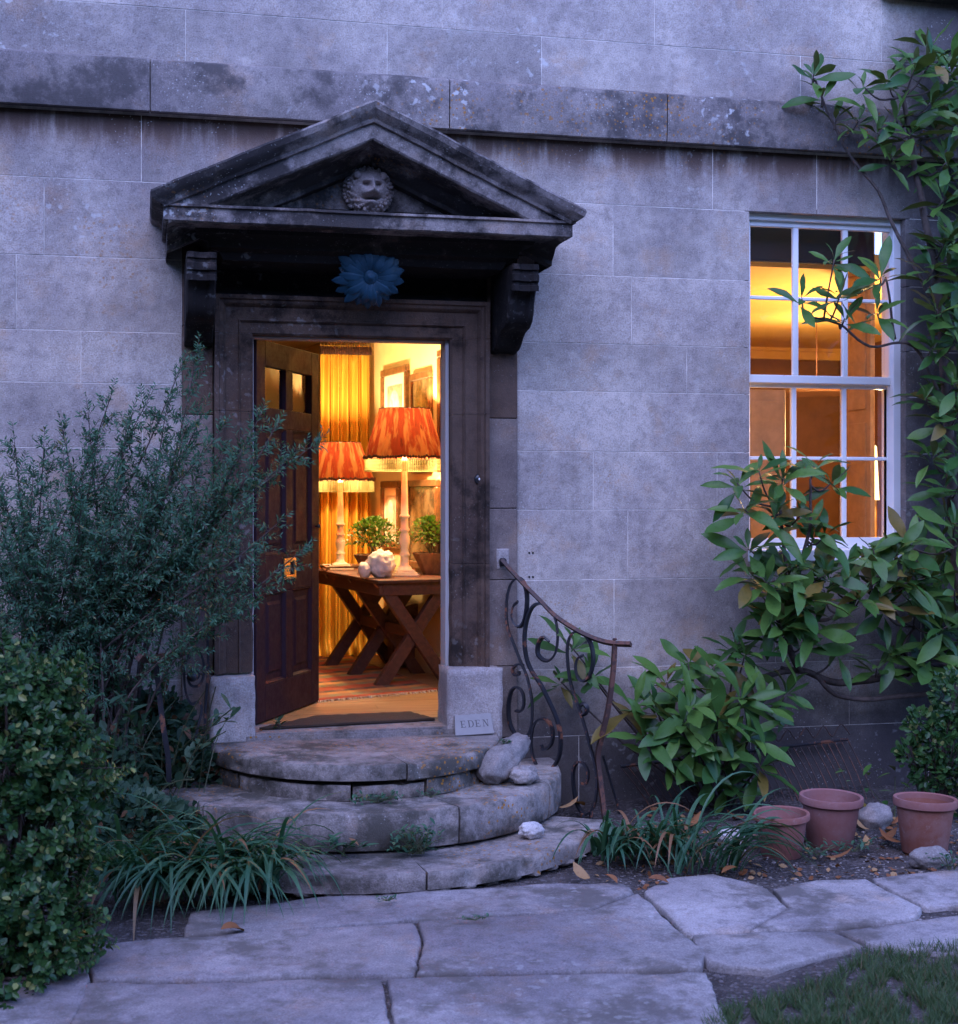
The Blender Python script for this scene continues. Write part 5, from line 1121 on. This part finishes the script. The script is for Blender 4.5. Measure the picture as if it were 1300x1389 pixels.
# box bush in the near left corner
b1 = PZ(40, 1330, 0)
def bc(px, py, y, r, n_): return (PP(px, py, y), r, r, r * .95, n_)
bb = thing('box_bush', (b1.x - .15, -2.15, 0), 'dense small leaved box bush beside the strap leaved clump', 'shrub'); it = []; st = MB()
for c, r_, n_ in [(PP(10, 935, -2.0), .15, 170), (PP(55, 950, -1.95), .11, 110), (PP(0, 1030, -2.05), .21, 230), (PP(70, 1030, -2.0), .13, 150), (PP(110, 1075, -1.9), .09, 80), (PP(75, 1090, -2.0), .12, 120), (PP(40, 1150, -2.1), .17, 200), (PP(85, 1195, -2.1), .09, 80), (PP(0, 1220, -2.15), .22, 230), (PP(60, 1270, -2.2), .16, 170), (PP(10, 1330, -2.3), .18, 180), (PP(98, 1278, -2.15), .07, 60), (PP(-70, 1100, -2.1), .34, 260), (PP(-70, 1300, -2.2), .34, 230)]:
    for k in range(n_):
        d = rdir(-.8); f_ = .88 + .5 * noise.noise(d * 2.2 + c * 4) + .3 * noise.noise(d * 6 + c)
        if noise.noise(d * 4.5 + c * 7) < -.12 or R.random() < .15: continue
        p = c + d * (r_ * f_ * rr(.7, 1.0)); g = (d + V(rr(-.5, .5), rr(-.6, .2), rr(.1, .9))).normalized(); Ls = rr(.05, .11) if R.random() < .85 else rr(.12, .2); q = p
        for m in range(int(Ls / .011)):
            q = q + g * .011; g = (g + rdir() * .15).normalized(); sd = Quaternion(g, m * 1.57 + rr(-.4, .4)) @ g.orthogonal().normalized()
            for sg in (-1, 1): it.append(frame(q, g * .6 + sd * sg, g + V(0, -.4, .3), rr(-.5, .5), rr(.022, .038)))
        st.tube([p - d * .05, q], .0016, 3, cap=False)
    for k in range(4): st.tube([V(b1.x - .15, -2.15, 0) + V(rr(-.1, .1), rr(-.1, .1), 0), c + rdir(-.2) * r_ * .6], [.012, .004], 5)
tri_leaves(it, OV).build('foliage', MS['boxleaf'], bb, kind='stuff'); st.build('branches', MS['bark'], bb); print('box leaves', len(it))
# understorey between shrub, railing and steps
us = thing('sage_plant', V(PP(235, 1050, -.45).x, -.45, 0), 'tangled dark sage growing round the half buried handrail', 'plant'); SM = [leaf_mesh('leaf', 1, .17, .25, .25, MS['sage'], 5), leaf_mesh('leaf', 1, .21, .15, .1, MS['sage'], 5)]
ub = WLOC[us.name]; st = MB()
for k in range(46):
    tip = PP(rr(140, 320), rr(930, 1130), rr(-.75, -.2) if R.random() < .8 else -.95); 
    if tip.x > .35 and tip.z < .5: tip.x = rr(-.1, .32)
    b = ub + V(rr(-.35, .12), rr(-.15, .3), 0); ps = smooth_path([b, lerp(b, tip, .6) + V(0, 0, .10), tip], 7); st.tube(ps, .0028, 4, cap=False)
    for i in range(5, len(ps)):
        d = (rdir(-.3) + V(0, -.3, .2)).normalized(); o = bpy.data.objects.new('leaf', R.choice(SM)); o.matrix_local = Matrix.Translation(-ub) @ frame(ps[i], d, s=rr(.045, .11)); put(o, us, local=True) if k < 30 else None
st.build('stems', MS['stem'], us)
leaf_cloud('ivy_patch', [(PP(165, 1010, -.25), .32, .12, .26, 1300), (PP(235, 1060, -.28), .2, .1, .2, 800), (PP(170, 1120, -.95), .22, .2, .16, 800), (PP(110, 1070, -.6), .3, .2, .3, 900), (PP(215, 1120, -.75), .2, .14, .10, 500), (PP(120, 950, -.22), .22, .08, .14, 500), (PP(205, 985, -.2), .2, .08, .16, 500), (PP(255, 1040, -.22), .1, .08, .2, 350)], 0, .05, 'sage', (PP(200, 1090, -.8).x, -.8, 0), 'dark leafy ground cover behind the strap leaved clump', 'plant', stems=False)

# ------------------------------------------------------------------ strap-leaved clumps
def blade(L, w, el, droop, tw):
    rows = []; p = V(0, 0, 0); d = V(0, cos(el), sin(el)); n_ = 11
    for i in range(n_ + 1):
        t = i / n_; ww = w * (.75 + .25 * min(1, t * 4)) * (1 - t ** 3.2) + .0004; sd = V(cos(tw * t), 0, sin(tw * t)); up_ = V(0, -d.z, d.y)
        rows.append([p - sd * ww + up_ * ww * .35, p.copy(), p + sd * ww + up_ * ww * .35]); p = p + d * (L / n_)
        d = (d + V(0, .10 * droop, -droop * (.12 + .25 * t))).normalized()
        if p.z < .012 and i > 3: d.z = max(d.z, -.02); d.normalize()
    return MB().grid(rows).mesh('strap_leaf', MS['strap'], smooth=True)
BL = [blade(rr(.30, .50), rr(.0065, .0105), rr(1.0, 1.5), rr(.7, 1.5), rr(-.5, .5)) for k in range(18)]
def clump(loc, rx, ry, n_, label, azf, sc, name='strap_clump'):
    t = thing(name, loc, label, 'plant', 'strap leaved plants beside the steps')
    for k in range(n_):
        a = azf(); o = bpy.data.objects.new('strap_leaf', BL[k % len(BL)]); s_ = rr(*sc)
        o.matrix_local = Matrix.Translation((rr(-rx, rx), rr(-ry, ry), rr(0, .015))) @ Matrix.Rotation(a, 4, 'Z') @ Matrix.Rotation(rr(-.15, .15), 4, 'X') @ Matrix.Diagonal((rr(.8, 1.3), s_, s_ * rr(.85, 1.15), 1)); put(o, t, local=True)
c = PZ(285, 1225, .0); clump((c.x - .05, c.y + .04, .04), .34, .12, 380, 'arching strap leaved clump beside the box bush and left end of steps', lambda: rr(-pi, pi) * .70 + pi, (.85, 1.35))
c = PZ(880, 1175, .0); clump((c.x, c.y + .08, .02), .22, .09, 150, 'sprawling strap leaved clump in front of the low evergreen bush', lambda: rr(-pi, pi) * .75 - pi / 2 - .5, (.6, 1.05))
c = PZ(965, 1190, .0); clump((c.x, c.y + .05, .01), .16, .05, 45, 'flattened tuft of long strap leaves trailing toward the flowerpots', lambda: -pi / 2 + rr(-.7, .6), (.9, 1.5))

# ------------------------------------------------------------------ dead leaves, lawn
DLm = [leaf_mesh('fallen_leaf', 1, .26, .5, .3, MS['dryleaf'], 5), leaf_mesh('fallen_leaf', 1, .2, -.5, -.4, MS['dryleaf'], 5)]
spots = [(755, 1118), (775, 1112), (820, 1190), (800, 1195), (930, 1122), (940, 1115), (915, 1118), (1180, 1128), (1192, 1140), (1215, 1132), (1208, 1120), (1300, 1135), (1140, 1178), (1120, 1165), (1000, 1180), (960, 1130), (880, 1195), (1175, 1150), (1225, 1145), (300, 1265), (1010, 1110), (950, 1108)]
for px, py in spots:
    c = PZ(px, py, .03); zb_ = .105 if ((c.x - DC) / 1.32) ** 2 + (c.y / 1.475) ** 2 < 1 else .03
    o = bpy.data.objects.new('fallen_leaf', R.choice(DLm)); o.matrix_local = Matrix.Translation((c.x, c.y, zb_ + .012)) @ Matrix.Rotation(rr(0, 6.3), 4, 'Z') @ Matrix.Rotation(rr(-.3, .3), 4, 'Y') @ Matrix.Scale(rr(.07, .13), 4)
    put(o, None, 'curled brown dead leaf lying on the ground by the wall bed', 'dead leaf', 'dead leaves on the ground')
it = []
for k in range(22000):
    px, py = rr(960, 1330), rr(1262, 1400); e = py - 1270 - max(0, (1210 - px)) * .42 + 16 * noise.noise(Vector((px * .02, py * .02, 0)))
    if e < 12 or R.random() < .5 - e / 160 or noise.noise(Vector((px * .035, py * .06, 2))) > .12: continue
    c = PZ(px, py, .0); c.z = hgt(c.x, c.y); it.append(frame(c, V(rr(-.7, .7), rr(-.7, .7), 1), V(0, -1, .2), rr(-1, 1), rr(.025, .07)))
for k in range(1500):
    px, py = rr(930, 1130), rr(1262, 1300); c = PZ(px, py, 0); c.z = hgt(c.x, c.y)
    if noise.noise(Vector((px * .03, py * .03, 4))) > .08: it.append(frame(c, V(rr(-.7, .7), rr(-.7, .7), 1), V(0, -1, .2), rr(-1, 1), rr(.012, .03)))
GRASS = ([(-.03, 0, 0), (.03, 0, 0), (.022, .5, .03), (-.022, .5, .03), (0, 1, -.12)], [(0, 1, 2, 3), (3, 2, 4)])
tri_leaves(it, GRASS).build('lawn_grass', MS['grass'], None, kind='stuff', label='short rough lawn grass at the edge of the paving', cat='grass')
it = []
for k in range(420):
    px, py = rr(800, 1320), rr(1108, 1205); c = PZ(px, py, 0)
    if c.y > -.12 or ((c.x - DC) / 1.36) ** 2 + (c.y / 1.5) ** 2 < 1: continue
    it.append(frame(V(c.x, c.y, hgt(c.x, c.y) + .008), V(rr(-1, 1), rr(-1, 1), rr(-.2, .3)), V(0, 0, 1), rr(-.8, .8), rr(.02, .05)))
tri_leaves(it, OV).build('leaf_litter', MS['dryleaf'], None, kind='stuff', label='crumbled brown leaf litter over the soil bed', cat='litter')
# loose grit and pebbles on the bed
mb = MB()
for k in range(1100):
    px, py = rr(830, 1320), rr(1125, 1275); c = PZ(px, py, 0); z = hgt(c.x, c.y); r_ = rr(.003, .006) if R.random() < .9 else rr(.006, .013)
    mb.blob((c.x, c.y, z + r_ * .3), r_, 1, .3, 2, k, (1.2, 1, .7))
mb.build('grit', MS['rock'], None, kind='stuff', label='loose pale grit scattered over the soil bed', cat='grit')

# ------------------------------------------------------------------ unseen hedges added to block low skylight (the window panes mirror them)
def hedge(x0, x1, y0, y1, h, label):
    t = thing('sky_block_hedge', ((x0 + x1) / 2, (y0 + y1) / 2, 0), label, 'hedge', 'unseen hedges added to block low skylight'); mb = MB(); bm = bmesh.new(); bmesh.ops.create_cube(bm, size=1); bmesh.ops.subdivide_edges(bm, edges=bm.edges[:], cuts=24, use_grid_fill=True); vs = []; it = []
    for v in bm.verts:
        p = V(lerp(x0, x1, v.co.x + .5), lerp(y0, y1, v.co.y + .5), lerp(-.05, h, v.co.z + .5)); w = .45 * noise.noise(p * .6) + .2 * noise.noise(p * 2); p += v.co * w * 1.6; p.z += .8 * noise.noise(V(p.x * .35, p.y * .35, 1)) * (v.co.z + .5); vs.append(p)
    mb.add(vs, [tuple(v.index for v in f.verts) for f in bm.faces]); bm.free(); mb.build('inner_mass', MS['boxleaf'], t, smooth=True)
    for k in range(5000): p = R.choice(vs); it.append(frame(p + rdir() * .25, rdir(), s=rr(.08, .2)))
    tri_leaves(it, OV).build('foliage', MS['boxleaf'], t, kind='stuff')
hedge(-16, 20, -17.5, -15.5, 7.5, 'unseen tall hedge added behind the camera to block low skylight')
hedge(-6.6, -5.2, -15, -1.5, 5.0, 'unseen hedge added on the box bush side to darken the left')
